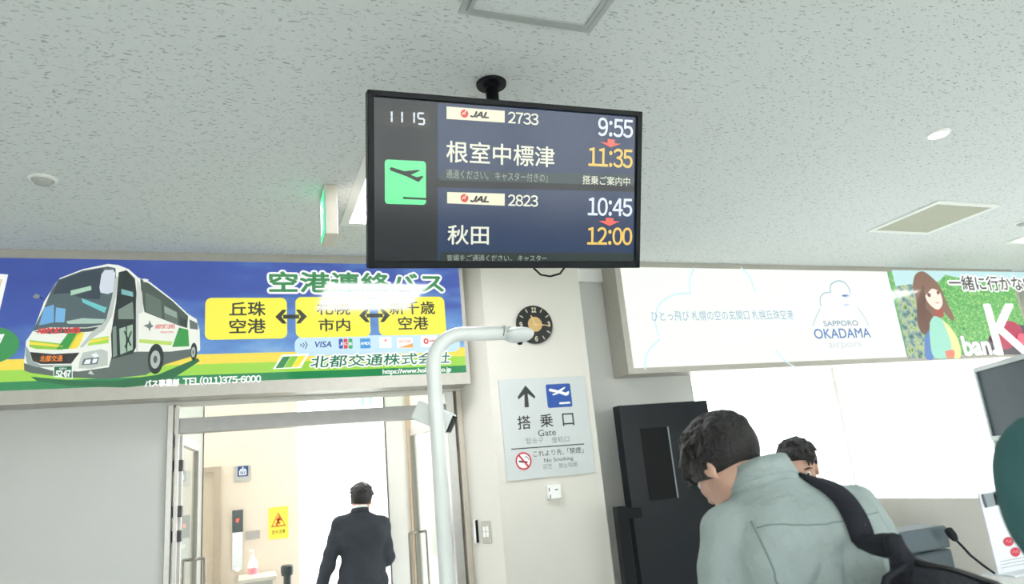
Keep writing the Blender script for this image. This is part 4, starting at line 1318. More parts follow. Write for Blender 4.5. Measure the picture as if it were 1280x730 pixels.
# hanging exit sign deep in the passage
a = at_y(449, 490, 6.4); c_ = at_y(467, 508, 6.4)
e2 = empty('exit_sign', ((a[0] + c_[0]) / 2, 6.4, ZC), 'washed out pale exit sign with green bars seen above the door transom', 'exit sign')
MB(e2.location).box((a[0], 6.38, c_[2]), (c_[0], 6.44, a[2]), .004).build('case', emit_mat('exit_face', '#f4fffb', 1.1), e2)
for u in (.08, .62): MB(e2.location).box((a[0] + (c_[0] - a[0]) * u, 6.374, c_[2] + .01), (a[0] + (c_[0] - a[0]) * (u + .26), 6.381, a[2] - .01)).build('green_bar', emit_mat('exit_green', '#9fe4d4', .9), e2)
for u in (.2, .8): x_ = a[0] + (c_[0] - a[0]) * u; MB(e2.location).tube([(x_, 6.41, a[2]), (x_, 6.41, ZC)], .006, 8).build('hanger', white_m, e2)

# ================================================================ RIGHT SIDE
# black upright display and its post
xa, xb = at_y(773.2, 507, 4.72)[0], at_y(884, 501, 4.72)[0]; zt3 = at_y(773.2, 507, 4.72)[2]
kd = empty('display_kiosk', ((xa + xb) / 2, 4.76, 0), 'tall glossy black upright display panel standing by the pillar', 'display')
MB(kd.location).box((xa, 4.72, .02), (xb, 4.82, zt3), .006).build('body', mat('kiosk_black', '#171c22', .3, var=.05, spec=.22), kd)
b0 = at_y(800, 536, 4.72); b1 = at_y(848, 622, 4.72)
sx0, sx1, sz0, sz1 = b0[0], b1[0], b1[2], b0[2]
MB(kd.location).box((sx0, 4.7165, sz0), (sx1, 4.7205, sz1), .001).build('screen', mat('kiosk_dark_reflection', '#080b0e', .35, spec=.15), kd)  # dark rectangle imitating a reflection in the glossy face, no real inset
MB(kd.location).box((sx1 - .012, 4.7145, sz0), (sx1, 4.7175, sz1), .001).build('reflected_line', mat('reflection_grey', '#7d8388', .35), kd)  # bright line of that reflection, modelled as a pale strip
MB(kd.location).box((xa + .08, 4.68, 0), (xb + .05, 4.9, .02), .005).build('base', dark_m, kd)
xp, xq = at_y(768, 633, 4.6)[0], at_y(781.5, 633, 4.6)[0]; zp = at_y(775, 633, 4.6)[2]
bp_ = empty('barrier_post', ((xp + xq) / 2, 4.6, 0), 'black barrier post with side arm between the pillar and the black display', 'post')
MB(bp_.location).box((xp, 4.56, .02), (xq, 4.64, zp), .008).build('stem', black_m, bp_)
MB(bp_.location).box((xq - .005, 4.575, zp - .09), (xa - .001, 4.625, zp - .02), .004).build('arm', black_m, bp_)
MB(bp_.location).lathe(((xp + xq) / 2, 4.6, 0), [(.11, 0), (.11, .012), (.05, .03)], 32).build('base', black_m, bp_)

# low partition and counter
st('wall_partition', (2.6, 1.78, 0), (2.64, 3.4, CAMZ - .262), mat('partition_beige', '#efede4', .7, var=.02))
ZT2 = CAMZ - .45
ct = empty('service_counter', (2.15, 1.46, 0), 'white topped service counter at the lower right corner', 'counter')
MB(ct.location).box((1.70, 1.22, ZT2 - .035), (2.598, 1.722, ZT2), .006).build('worktop', mat('worktop_white', '#eeeeea', .35, var=.01), ct)
MB(ct.location).box((1.74, 1.27, 0), (2.56, 1.69, ZT2 - .035), .003).build('body', mat('counter_body', '#c9c7be', .5), ct)
# point of sale screen seen from behind
YM = 1.60
ml = at_y(1088, 674, YM)[0]; mr_ = at_y(1183, 657, YM)[0]; mz = at_y(1136, 664, YM)[2]
ps = empty('counter_terminal', ((ml + mr_) / 2, YM, ZT2), 'dark grey boxy terminal with a lipped top standing on the white counter', 'terminal')
grey_d = mat('terminal_grey', '#55626a', .5, var=.04)
MB(ps.location).box((ml, YM, mz - .062), (mr_, YM + .1, mz), .006).build('lid', grey_d, ps)
MB(ps.location).box((ml + .004, YM + .006, ZT2 + .012), (mr_ + .008, YM + .098, mz - .066), .008).build('body', mat('terminal_dark', '#48545b', .5), ps)
MB(ps.location).box((ml + .02, YM + .012, ZT2), (mr_ - .01, YM + .09, ZT2 + .013)).build('foot', black_m, ps)
# gooseneck microphone
q0 = at_y(1243, 716.5, 1.54); q1 = at_y(1213, 694, 1.555); q2 = at_y(1194, 674, 1.565); q3 = at_y(1185, 662, 1.57)
q0[2] = max(q0[2], ZT2 + .012)
mc = empty('gooseneck_microphone', (q0[0], q0[1], ZT2), 'thin black gooseneck microphone leaning over the dark terminal', 'microphone')
MB(mc.location).tube([q0, q0 * .55 + q1 * .45 + np.array([0, 0, -.002]), q1, q1 * .5 + q2 * .5 + np.array([.002, 0, -.001]), q2], .0035, 10).build('stem', black_m, mc)
dq = (q3 - q2) / np.linalg.norm(q3 - q2)
MB(mc.location).tube([q2 - dq * .006, q2, q2 + dq * .012, q3, q3 + dq * .004], [.004, .009, .0125, .0115, .005], 16).build('capsule', mat('foam_black', '#1d2226', .9, bump=.4, bscale=300), mc)
MB(mc.location).lathe((q0[0], q0[1], ZT2), [(.03, 0), (.03, .008), (.01, .014)], 24).build('base', black_m, mc)
# folded teal cloth between the man and the terminal
B = Blob((1.66, 1.46, ZT2 - .01), (1.82, 1.62, ZT2 + .25), .004)
pt = at_y(1117, 668, 1.54)
B.chain([(pt[0] - .005, 1.54, ZT2 + .01), (pt[0] - .012, 1.54, ZT2 + .1), (pt[0] + .002, 1.545, pt[2])], [.035, .028, .012], .02)
B.cone((pt[0] + .012, 1.54, pt[2] - .03), (pt[0] + .004, 1.54, pt[2] + .004), .014, .008, .01)
o = B.build('teal_bag', mat('teal_plastic', '#3f9a92', .35, var=.1, scale=30, bump=.3, bscale=40), None, (pt[0], 1.54, ZT2))
tag(o, 'crumpled teal plastic bag peeking out between the man and the terminal', 'bag')
# poster stand with red round seals
YP2 = 1.66
u0 = at_y(1225, 616, YP2 + .0); u1 = at_y(1246, 714.5, YP2)
pz1, pz0 = u0[2], ZT2 + .004; px0 = (u0[0] + u1[0]) / 2
ns = empty('counter_notice', (px0 + .15, YP2, ZT2), 'white upright counter notice with red round seals at the right edge', 'notice')
MB(ns.location).box((px0, YP2, pz0), (px0 + .30, YP2 + .006, pz1), .001).build('sheet', mat('notice_white', '#ececf2', .4, var=.01), ns)
MB(ns.location).box((px0, YP2 - .05, ZT2), (px0 + .30, YP2 + .05, ZT2 + .006), .001).build('foot', mat('acrylic_clear', '#dfe6ea', .2), ns)
pn = Plane((px0, YP2 - .0008, pz0), (1, 0, 0), (0, 0, 1)); A = Art(pn)
A.poly([(1226, 618), (1250, 614), (1253, 630), (1231, 635)], ink('#8f969e'), 1); A.poly([(1226, 618), (1229, 617.5), (1234, 634), (1231, 635)], ink('#555b64'), 2)
A.poly([(1241, 617), (1262, 613), (1266, 628), (1245, 632)], ink('#c9a9ae'), 1)
for x, y in ((1260.5, 677), (1269, 690)):
    A.ell(x, y, 6.3, 6.0, ink('#cf3a52'), 1); A.line([(x - 3.5, y + 1), (x - 2, y - 2), (x, y + 1), (x + 2, y - 2), (x + 3.5, y + 1)], .0015, ink('#f0c9cf'), 2)
for k, y in enumerate((702, 706, 710)): A.line([(1250 + k, y), (1288, y - 7)], .0022, ink('#b3b9c6'), 1)
A.build('print', ns).location = (px0 - ns.location.x, -.0008, pz0 - ZT2)
# free standing notice board with metal frame behind the counter
dirv = np.array([-.53, -.848, 0]); cL = at_d(1219, 460, 3.05); hgt = cL[2] - at_d(1236, 551, 3.05)[2]
nb = empty('notice_board', (cL[0], cL[1], 0), 'dark slate board in a pale metal frame on a stand, right edge of picture', 'board')
nb.rotation_euler = (0, 0, math.atan2(dirv[1], dirv[0]))
zt4 = cL[2]; zb4 = cL[2] - hgt; Wd = .6; fm = mat('frame_pale', '#c3cbca', .4, metal=.25)
M = MB(); t_ = .02
M.box((0, -.012, zt4 - t_), (Wd, .012, zt4), .003); M.box((0, -.012, zb4), (Wd, .012, zb4 + t_), .003); M.box((0, -.012, zb4 + t_), (t_, .012, zt4 - t_)); M.box((Wd - t_, -.012, zb4 + t_), (Wd, .012, zt4 - t_))
M.build('frame', fm, nb)
MB().box((t_, -.006, zb4 + t_), (Wd - t_, .006, zt4 - t_)).build('panel', mat('slate_panel', '#47565e', .5, var=.04, spec=.2), nb)
for x_ in (.012, Wd - .03): MB().box((x_, -.012, .02), (x_ + .02, .012, zb4 + .004), .002).build('leg', fm, nb)
for x_ in (.012, Wd - .03): MB().box((x_ - .005, -.2, 0), (x_ + .025, .2, .025), .004).build('foot', fm, nb)
MB().box((.03, -.008, zb4 - .2), (Wd - .03, .008, zb4 - .004)).build('lower_panel', mat('lower_panel_grey', '#9fa9a8', .5), nb)
# ================================================================ PEOPLE
skin_m = mat('skin', '#d2a893', .5, var=.04, scale=25, bump=.05, bscale=200)
hair_m = mat('black_hair', '#1e1b1c', .5, var=.25, scale=70, bump=.8, bscale=120)
eye_m = mat('eye_white', '#e8e4de', .3); iris_m = mat('iris', '#241a16', .2)
shoe_m = mat('shoe_leather', '#1c1a19', .35)


def fabric(name, col, var=.07, scale=6, bump=.35, bscale=9, rough=.85):
    return mat(name, col, rough, var=var, scale=scale, bump=bump, bscale=bscale, spec=.25)


class Head:
    """a head in its own axes: x right, y forward, z up"""

    def __init__(self, c, R):
        self.c = np.array(c, float); self.R = R

    def w(self, p):
        return self.c + self.R @ np.array(p, float)

    def skin(self, B, s=1.0):
        W = self.w; R = self.R
        B.ell(W((0, -.008, .035)), (.074, .094, .082), R, .02)
        B.ell(W((0, .03, -.035)), (.06, .064, .078), R, .03)
        B.ell(W((0, .068, -.098)), (.026, .022, .018), R, .03)
        for x in (-1, 1):
            B.cone(W((x * .05, -.005, -.06)), W((x * .018, .062, -.1)), .018, .014, .03)           # jaw line
            B.ell(W((x * .036, .066, -.02)), (.024, .018, .02), R, .02)                            # cheek
        B.cone(W((-.036, .08, .03)), W((.036, .08, .03)), .011, .011, .02)                         # brow
        for x in (-1, 1): B.ell(W((x * .031, .094, .008)), (.017, .012, .011), R, .012, 'sub')     # sockets
        B.cone(W((0, .09, .02)), W((0, .11, -.022)), .008, .012, .012)
        for x in (-1, 1): B.ell(W((x * .011, .1, -.026)), (.008, .009, .007), R, .008)
        B.cone(W((-.018, .084, -.058)), W((.018, .084, -.058)), .007, .007, .007); B.cone(W((-.014, .083, -.069)), W((.014, .083, -.069)), .008, .008, .007)
        for x in (-1, 1):
            B.ell(W((x * .078, -.008, -.008)), (.010, .020, .032), R, .008)
            B.ell(W((x * .086, -.004, -.006)), (.005, .010, .018), R, .005, 'sub')

    def neck(self, B, base, r=.056):
        B.cone(self.w((0, -.02, -.055)), base, .056, r, .03)

    def eyes(self, par):
        o = par.location
        for x in (-1, 1):
            c = self.w((x * .031, .083, .008)); ax = self.R @ np.array((0, 1, 0))
            M = MB(o); M.lathe(tuple(c), [(.0115 * math.sin(math.pi * k / 12), -.0115 * math.cos(math.pi * k / 12)) for k in range(13)], 20, tuple(ax)); e = M.build('eye', eye_m, par)
            M = MB(o); M.lathe(tuple(c + ax * .0102), [(.0055, 0), (.005, .0012), (.0, .0016)], 16, tuple(ax)); M.build('iris', iris_m, e)
        for x in (-1, 1):
            M = MB(o); M.tube([self.w((x * .016, .092, .029)), self.w((x * .034, .091, .034)), self.w((x * .05, .08, .029))], [.003, .0038, .002], 8); M.build('eyebrow', hair_m, par)

    def hair(self, par, h=.0035, thick=.016, tufts=0, fringe=0.0, seed=1, slope=.6, low=-.005):
        rnd = random.Random(seed); W = self.w
        ext = .17
        B = Blob(self.c - ext, self.c + ext, h)
        B.ell(W((0, -.010, .040)), (.074 + thick, .094 + thick, .082 + thick), self.R, .01)
        n = self.R @ np.array((0, slope, -1.0)); p = W((0, 0, low))
        B.half(p, n)
        B.ell(W((0, .075, -.035)), (.06, .06, .075), self.R, .01, 'sub')      # the face stays free
        for k in range(tufts):
            th = rnd.uniform(0, 2 * math.pi); el = rnd.uniform(.1, 1.35)
            d = np.array((math.cos(th) * math.cos(el), math.sin(th) * math.cos(el), math.sin(el)))
            a = np.array((0, -.010, .040)) + d * np.array((.074 + thick, .094 + thick, .082 + thick)) * .97
            if a[2] < slope * a[1] + low + .012: continue
            t = np.array((rnd.uniform(-.5, .5), rnd.uniform(-.1, .9), rnd.uniform(-.6, .1))); t -= d * (t @ d) * .8; t /= np.linalg.norm(t)
            b = a + t * rnd.uniform(.025, .05) + d * rnd.uniform(.0, .012)
            B.cone(W(a), W(b), .012, .003, .008)
        if fringe:
            for k in range(26):
                x = rnd.uniform(-.07, .07); y = .088 - abs(x) * .4
                a = (x * .9, y - .012, .085 - abs(x) * .3); b = (x + rnd.uniform(-.01, .01), y + .028, .085 - fringe * rnd.uniform(.6, 1.1))
                B.cone(W(a), W(b), .014, .004, .01)
        return B.build('hair', hair_m, par, tuple(par.location))


def hand(B, wr, d, up, side, curl=.5, L=.18):
    """palm and five bent fingers from the wrist wr, pointing along d, back of the hand along up, thumb on `side`"""
    d = np.array(d, float); d /= np.linalg.norm(d); up = np.array(up, float); up -= d * (up @ d); up /= np.linalg.norm(up)
    x = np.cross(d, up) * side; wr = np.array(wr, float)
    for k in (-.026, -.009, .009, .026): B.cone(wr + d * .01 + x * k * .7, wr + d * .085 + x * k, .014, .011, .012)
    for k, ln in ((.03, .85), (.01, 1.0), (-.01, .93), (-.029, .74)):
        p = wr + d * .09 + x * k; f = d.copy(); seg = .034 * ln; r = .0088
        for j in range(3):
            a = curl * (.5 + .35 * j); f = d * math.cos(a * (j + 1) * .7) - up * math.sin(a * (j + 1) * .7); q = p + f * seg
            B.cone(p, q, r, r - .0012, .003); p = q; seg *= .78; r -= .001
    p = wr + d * .025 + x * .026; t1 = d * .6 + x * .75 - up * .3; t1 /= np.linalg.norm(t1); q = p + t1 * .042
    B.cone(p, q, .013, .0105, .008); t2 = d * .9 + x * .3 - up * .35; t2 /= np.linalg.norm(t2); B.cone(q, q + t2 * .032, .0105, .008, .003)


def zlist(z0, z1, h, fine=()):
    zs = []; z = z0
    while z < z1:
        zs.append(z); s = h
        for a, b, f in fine:
            if a <= z < b: s = f
        z += s
    return zs


def snap(bvh, p, off=.004):
    q, n, i, d = bvh.find_nearest(Vector(p))
    if (Vector(p) - q).dot(n) < -0.2: pass
    return q + n * off, n


def world_bvh(o):
    vs = [o.matrix_world @ v.co for v in o.data.vertices]
    return BVHTree.FromPolygons(vs, [tuple(p.vertices) for p in o.data.polygons])


# ---------------------------------------------------------------- man in the grey green shirt, seen from behind, head bowed
m1 = empty('person', (1.27, 1.30, 0), 'person in pale grey green shirt seen from behind, head bowed, dark strap over shoulder', 'person')
O1 = tuple(m1.location)
Hd = Head((1.205, 1.609, 1.560), rot(rad(10), rad(-38), rad(4)))
C7 = np.array((1.255, 1.515, 1.505)); SL = np.array((1.105, 1.515, 1.405)); SR = np.array((1.46, 1.455, 1.415))
EL = np.array((1.06, 1.575, 1.14)); ER = np.array((1.575, 1.50, 1.17)); WLh = np.array((1.15, 1.79, 1.12)); WRh = np.array((1.38, 1.75, 1.12))
HL, HR = np.array((1.18, 1.34, .9)), np.array((1.37, 1.33, .9))
B = Blob((.9, .95, 0), (1.7, 2.02, 1.75), .0075, zlist(0, 1.76, .012, ((1.05, 1.18, .007), (1.42, 1.75, .006))))
Hd.skin(B); Hd.neck(B, C7 + (0, -.005, -.02), .06)
B.ell((1.265, 1.45, 1.30), (.12, .065, .15), None, .03); B.ell((1.27, 1.37, 1.06), (.12, .08, .19), None, .04)
B.cone(SL, SR, .04, .04, .03); B.cone(HL, HR, .09, .09, .05)
for S_, E_, W_ in ((SL, EL, WLh), (SR, ER, WRh)): B.chain([S_, E_, W_], [.05, .04, .028], .02)
hand(B, WLh, (.35, .9, -.1), (0, 0, 1), 1, .5); hand(B, WRh, (-.35, .9, -.1), (0, 0, 1), -1, .5)
for h_ in (HL, HR):
    k_ = h_ + (0, .02, -.42); a_ = h_ + (0, -.03, -.82); B.chain([h_, k_, a_], [.075, .052, .038], .03); B.cone(a_ + (0, 0, -.03), a_ + (0, .13, -.045), .035, .03, .02)
B.build('body', skin_m, m1, O1)
Hd.eyes(m1)
Hd.hair(m1, thick=.02, tufts=150, fringe=.05, seed=3, low=-.035)
shirt_m = fabric('shirt_cloth', '#a9b5b4', var=.03, scale=4, bump=.6, bscale=9)
B = Blob((.9, 1.0, .9), (1.75, 1.95, 1.62), .0075)
B.rbox((1.272, 1.43, 1.29), (.175, .105, .2), .09, rot(rad(-14), rad(-20), 0), .06); B.ell((1.27, 1.375, 1.05), (.185, .13, .22), None, .06)
B.cone(SL + (.03, 0, -.01), C7 + (-.02, -.01, -.03), .062, .065, .05); B.cone(SR + (-.03, 0, -.01), C7 + (.02, -.01, -.03), .062, .065, .05)
B.cone((1.17, 1.44, 1.36), (1.36, 1.41, 1.37), .09, .09, .06)
for S_, E_, W_ in ((SL, EL, WLh), (SR, ER, WRh)): B.chain([S_, E_ + (0, -.005, 0), W_ * .85 + E_ * .15], [.068, .06, .045], .03)
B.half((0, 0, .96), (0, 0, -1))


def folds(X, Y, Z):
    body = np.clip((1.47 - Z) * 6, 0, 1) * np.clip((.24 - np.abs(X - 1.27)) * 12, 0, 1)
    f = .016 * np.abs(np.sin(21 * X + 13 * Z + 1.2 * np.sin(9 * Z + 7 * X))) ** 4 * body
    f += .013 * np.abs(np.sin(30 * X - 21 * Z + 1.5 * np.sin(12 * X + 3 * Z))) ** 6 * body * (.4 + .6 * np.sin(8 * X + 6 * Z) ** 2)
    f -= .007 * np.sin(55 * X + 30 * Z + 2 * np.sin(16 * Z)) * body * np.clip((1.36 - Z) * 6, 0, 1)
    f += .007 * np.sin(60 * Z + 25 * Y + 14 * X + 3 * np.sin(20 * X)) * np.clip((np.abs(X - 1.26) - .17) * 9, 0, 1)
    f += .003 * np.sin(22 * X - 16 * Z) * np.sin(9 * Z + 3)
    return f


B.wobble(folds)
sh = B.build('shirt', shirt_m, m1, O1)
bpy.context.view_layer.update()
bv = world_bvh(sh)
# folded collar round the neck
def around(k, n, rx, ry, c, tilt):
    a = 2 * math.pi * k / n
    return c + np.array((rx * math.cos(a), ry * math.sin(a), tilt * math.sin(a)))


col = []; nr = []
cc = np.array((1.248, 1.532, 1.528))
for k in range(33):
    a = rad(118) - rad(360) * 0 + 2 * math.pi * k / 32 * .9
    p = cc + np.array((.078 * math.cos(a), .072 * math.sin(a), -.03 * math.sin(a))); col.append(p); nr.append((math.cos(a), math.sin(a), .5))
M = MB(O1); M.ribbon(col, nr, .052, .008)
c2_ = [p + np.array((.012 * math.cos(0), 0, 0)) * 0 + np.array(n_) * .006 + np.array((0, 0, -.018)) for p, n_ in zip(col, nr)]
M.ribbon(c2_, [(n_[0], n_[1], .35) for n_ in nr], .05, .006)
M.build('collar', shirt_m, m1)
# seams lying on the cloth


def seam(pts, name, r=.0016, n=22):
    q = [np.array(p, float) for p in pts]; out = []
    for i in range(len(q) - 1):
        for t in np.linspace(0, 1, n // (len(q) - 1) + 1, endpoint=(i == len(q) - 2)):
            out.append(snap(bv, q[i] * (1 - t) + q[i + 1] * t, .0005)[0])
    MB(O1).tube(out, r, 6).build(name, mat('seam_grey', '#7f8e8b', .8), m1)


seam([(1.09, 1.40, 1.43), (1.2, 1.32, 1.44), (1.3, 1.28, 1.44), (1.42, 1.32, 1.435)], 'yoke_seam')
seam([(1.10, 1.42, 1.44), (1.10, 1.36, 1.34), (1.10, 1.34, 1.24), (1.10, 1.34, 1.14)], 'sleeve_seam', .0022)
trs = fabric('navy_trousers', '#2b313c')
B = Blob((1.0, 1.0, .04), (1.6, 1.62, 1.05), .01)
B.cone(HL + (.02, 0, .02), HR + (-.02, 0, .02), .125, .125, .05); B.ell((1.272, 1.36, 1.0), (.165, .12, .1), None, .04)
for h_ in (HL, HR): B.chain([h_, h_ + (0, .02, -.42), h_ + (0, -.03, -.80)], [.1, .078, .062], .03)
B.half((0, 0, 1.0), (0, 0, 1))
B.build('trousers', trs, m1, O1)
for h_ in (HL, HR):
    a_ = h_ + (0, -.03, -.85); B = Blob(a_ - (.1, .15, .08), a_ + (.1, .25, .12), .006); B.cone(a_ + (0, -.03, .01), a_ + (0, .15, -.005), .05, .042, .02); B.cone(a_, a_ + (0, 0, .06), .045, .045, .02); B.half((0, 0, .002), (0, 0, -1)); B.build('shoe', shoe_m, m1, O1)

# shoulder bag hanging on his right side
bagm = fabric('bag_nylon', '#2b2c34', var=.12, scale=9, bump=.4, bscale=16, rough=.6)
bg = empty('shoulder_bag', (1.42, 1.2, 1.0), 'black shoulder bag with wide strap hanging on the back of the grey green shirt', 'bag')
OB = tuple(bg.location)
Rb = rot(rad(-24), rad(4), rad(22))
bc = np.array((1.362, 1.178, 1.185))
B = Blob((1.1, .95, .95), (1.75, 1.5, 1.48), .006)
B.rbox(bc, (.12, .07, .13), .05, Rb, .02)
B.rbox(bc + Rb @ np.array((0, -.045, -.03)), (.095, .05, .085), .035, Rb, .02)
B.cone(bc + Rb @ np.array((-.11, 0, .1)), bc + Rb @ np.array((-.14, .01, .15)), .035, .02, .03)
B.wobble(lambda X, Y, Z: .004 * np.sin(34 * X + 18 * Z + 4 * np.sin(15 * Z)) + .003 * np.sin(50 * Z - 22 * X))
B.build('bag_body', bagm, bg, OB)
M = MB(OB); M.tube([bc + Rb @ np.array(p) for p in ((-.11, -.03, .128), (-.04, -.035, .136), (.05, -.035, .134), (.1, -.03, .12))], .006, 8); M.build('zip', mat('zip_dark', '#17171b', .35), bg)
M = MB(OB); M.tube([bc + Rb @ np.array((-.02, -.085, .04)), bc + Rb @ np.array((-.018, -.09, .01)), bc + Rb @ np.array((-.01, -.092, -.02))], .005, 8); M.build('zip_puller', mat('puller', '#4a4a52', .35, metal=.4), bg)
M = MB(OB); M.tube([bc + Rb @ np.array(p) for p in ((-.12, -.02, .12), (-.16, -.03, .08), (-.165, -.035, .02), (-.13, -.05, -.03), (-.09, -.07, -.06))], .008, 8); M.build('side_loop', bagm, bg)
spts = []; snr = []
way = [np.array(p) for p in ((1.30, 1.62, 1.42), (1.315, 1.55, 1.50), (1.33, 1.47, 1.51), (1.335, 1.40, 1.48), (1.33, 1.34, 1.42), (1.315, 1.29, 1.37))]
for i in range(len(way) - 1):
    for t in np.linspace(0, 1, 6, endpoint=(i == len(way) - 2)):
        p, n_ = snap(bv, way[i] * (1 - t) + way[i + 1] * t, .003); spts.append(np.array(p)); snr.append(np.array(n_))
e_ = bc + Rb @ np.array((-.135, .0, .145))
for t in (.33, .66, 1.0): spts.append(spts[-1] * (1 - .5) + e_ * .5 if t < 1 else e_); snr.append(snr[-1])
sp2 = [spts[0]] + [(spts[i - 1] + spts[i] * 2 + spts[i + 1]) / 4 for i in range(1, len(spts) - 1)] + [spts[-1]]
M = MB(OB); M.ribbon(sp2, snr, .055, .007); M.build('strap', fabric('strap_webbing', '#2e3038', bump=.3, bscale=120), bg)

# ---------------------------------------------------------------- man in the dark suit walking out
m2 = empty('person', (.87, 5.98, 0), 'person in dark suit walking away through the glass doors, seen from behind', 'person')
O2 = tuple(m2.location)
cx, cy = .87, 5.98
H2 = Head((cx + .018, cy + .05, 1.488), rot(rad(-12), rad(-8), rad(5)))
C7 = np.array((cx - .005, cy, 1.412))
SL, SR = np.array((cx - .165, cy, 1.315)), np.array((cx + .165, cy, 1.285)); EL, WL = np.array((cx - .265, cy + .0, 1.03)), np.array((cx - .335, cy + .03, .82))
ER, WR = np.array((cx + .2, cy + .03, 1.02)), np.array((cx + .12, cy + .26, 1.12))
HL, HR = np.array((cx - .09, cy, .86)), np.array((cx + .09, cy, .86))
B = Blob((cx - .46, cy - .25, 0), (cx + .36, cy + .5, 1.68), .008, zlist(0, 1.68, .012, ((.7, .85, .008), (1.3, 1.66, .007))))
H2.skin(B); H2.neck(B, C7 + (0, 0, -.02), .055)
B.ell((cx, cy, 1.2), (.15, .09, .17), None, .04); B.ell((cx, cy, 1.0), (.13, .09, .16), None, .05); B.cone(SL, SR, .05, .05, .04); B.cone(HL, HR, .09, .09, .04)
for S_, E_, W_ in ((SL, EL, WL), (SR, ER, WR)): B.chain([S_, E_, W_], [.045, .036, .027], .02)
hand(B, WL, (-.15, .1, -1), (-1, 0, 0), 1, .5); hand(B, WR, (-.3, .6, .7), (1, -.3, 0), -1, .9)
for h_, st_ in ((HL, .10), (HR, -.06)):
    k_ = h_ + (0, st_ * .6 + .03, -.4); a_ = h_ + (0, st_, -.78); B.chain([h_, k_, a_], [.075, .05, .036], .03); B.cone(a_ + (0, 0, -.03), a_ + (0, .12, -.045), .035, .03, .02)
B.build('body', skin_m, m2, O2); H2.eyes(m2)
H2.hair(m2, h=.005, thick=.017, tufts=60, seed=5, low=-.07)
suit_m = fabric('suit_wool', '#363a41', var=.05, scale=12, bump=.25, bscale=10)
B = Blob((cx - .46, cy - .3, .7), (cx + .38, cy + .45, 1.46), .008)
B.ell((cx, cy, 1.17), (.185, .125, .2), None, .04); B.ell((cx, cy, .93), (.185, .125, .2), None, .07); B.cone((cx, cy, .95), (cx, cy, .76), .14, .155, .05)
B.cone(SL + (.02, 0, 0), C7 + (0, 0, -.035), .065, .055, .04); B.cone(SR + (-.02, 0, 0), C7 + (0, 0, -.035), .065, .055, .04)
B.cone((cx - .1, cy - .03, 1.22), (cx + .1, cy - .03, 1.22), .1, .1, .05)
B.chain([SL, EL, WL * .9 + EL * .1], [.068, .056, .042], .025); B.chain([SR + (.0, 0, 0), ER, WR * .85 + ER * .15], [.07, .062, .045], .025)
B.half((0, 0, .745), (0, 0, -1))
B.wobble(lambda X, Y, Z: .004 * np.sin(30 * Z + 20 * X) * np.sin(14 * X + 4) + .003 * np.sin(55 * Z + 10 * X) * np.clip((np.abs(X - cx) - .15) * 9, 0, 1))
B.build('jacket', suit_m, m2, O2)


def ring(c, rx, ry, tilt, w_, th_, name, m, par, n=32):
    P_, N_ = [], []
    for k in range(n + 1):
        a = 2 * math.pi * k / n - math.pi / 2 + .0
        a = rad(110) + rad(320) * k / n
        P_.append(np.array(c) + np.array((rx * math.cos(a), ry * math.sin(a), -tilt * math.sin(a)))); N_.append((math.cos(a), math.sin(a), .3))
    return MB(par.location).ribbon(P_, N_, w_, th_).build(name, m, par)


ring(C7 + (0, .01, .012), .062, .06, .012, .04, .005, 'shirt_collar', mat('shirt_white', '#eef0f0', .7), m2)
ring(C7 + (0, .008, -.008), .069, .066, .012, .042, .006, 'jacket_collar', suit_m, m2)
B = Blob((cx - .3, cy - .25, .04), (cx + .3, cy + .35, .95), .01)
B.cone(HL, HR, .11, .11, .05)
for h_, st_ in ((HL, .10), (HR, -.06)): B.chain([h_, h_ + (0, st_ * .6 + .03, -.4), h_ + (0, st_, -.76)], [.1, .078, .06], .03)
B.build('trousers', suit_m, m2, O2)
for h_, st_ in ((HL, .10), (HR, -.06)):
    a_ = h_ + (0, st_, -.815); B = Blob(a_ - (.1, .15, .08), a_ + (.1, .25, .12), .007); B.cone(a_ + (0, -.03, .01), a_ + (0, .15, -.005), .05, .042, .02); B.cone(a_, a_ + (0, 0, .06), .045, .045, .02); B.half((0, 0, .002), (0, 0, -1)); B.build('shoe', shoe_m, m2, O2)

# ---------------------------------------------------------------- staff member behind
m3 = empty('person', (2.29, 2.56, 0), 'person with short black hair facing the room, seen behind the grey green shoulder', 'person')
O3 = tuple(m3.location); cx, cy = 2.29, 2.56
H3 = Head((cx, cy, 1.497), rot(rad(180 - 38), rad(-20), 0))
fy = H3.R @ np.array((0, 1, 0)); rx_ = H3.R @ np.array((1, 0, 0)); rx_[2] = 0; rx_ /= np.linalg.norm(rx_); fw = np.array((fy[0], fy[1], 0)); fw /= np.linalg.norm(fw)
C7 = np.array((cx, cy, 1.36)) - fw * .03; base3 = np.array((cx, cy, 0)) - fw * .03


def at3(r, f_, z): return base3 + rx_ * r + fw * f_ + np.array((0, 0, z))


B = Blob((cx - .36, cy - .36, 0), (cx + .36, cy + .36, 1.68), .008, zlist(0, 1.68, .012, ((1.33, 1.66, .0055),)))
H3.skin(B); H3.neck(B, C7 + (0, 0, -.02), .052)
B.ell(at3(0, 0, 1.18), (.14, .14, .17), None, .04); B.ell(at3(0, 0, .98), (.12, .12, .16), None, .05); B.cone(at3(-.15, 0, 1.3), at3(.15, 0, 1.3), .048, .048, .04); B.cone(at3(-.08, 0, .86), at3(.08, 0, .86), .09, .09, .04)
for s in (-1, 1):
    B.chain([at3(s * .15, 0, 1.3), at3(s * .2, 0, 1.04), at3(s * .12, .2, .98)], [.042, .034, .026], .02)
    hand(B, at3(s * .12, .2, .98), fw - rx_ * s * .4, (0, 0, 1), -s if False else s * -1, .5)
    B.chain([at3(s * .08, 0, .86), at3(s * .08, .02, .45), at3(s * .08, -.02, .08)], [.072, .05, .036], .03); B.cone(at3(s * .08, -.02, .05), at3(s * .08, .1, .035), .035, .03, .02)
B.build('body', skin_m, m3, O3); H3.eyes(m3)
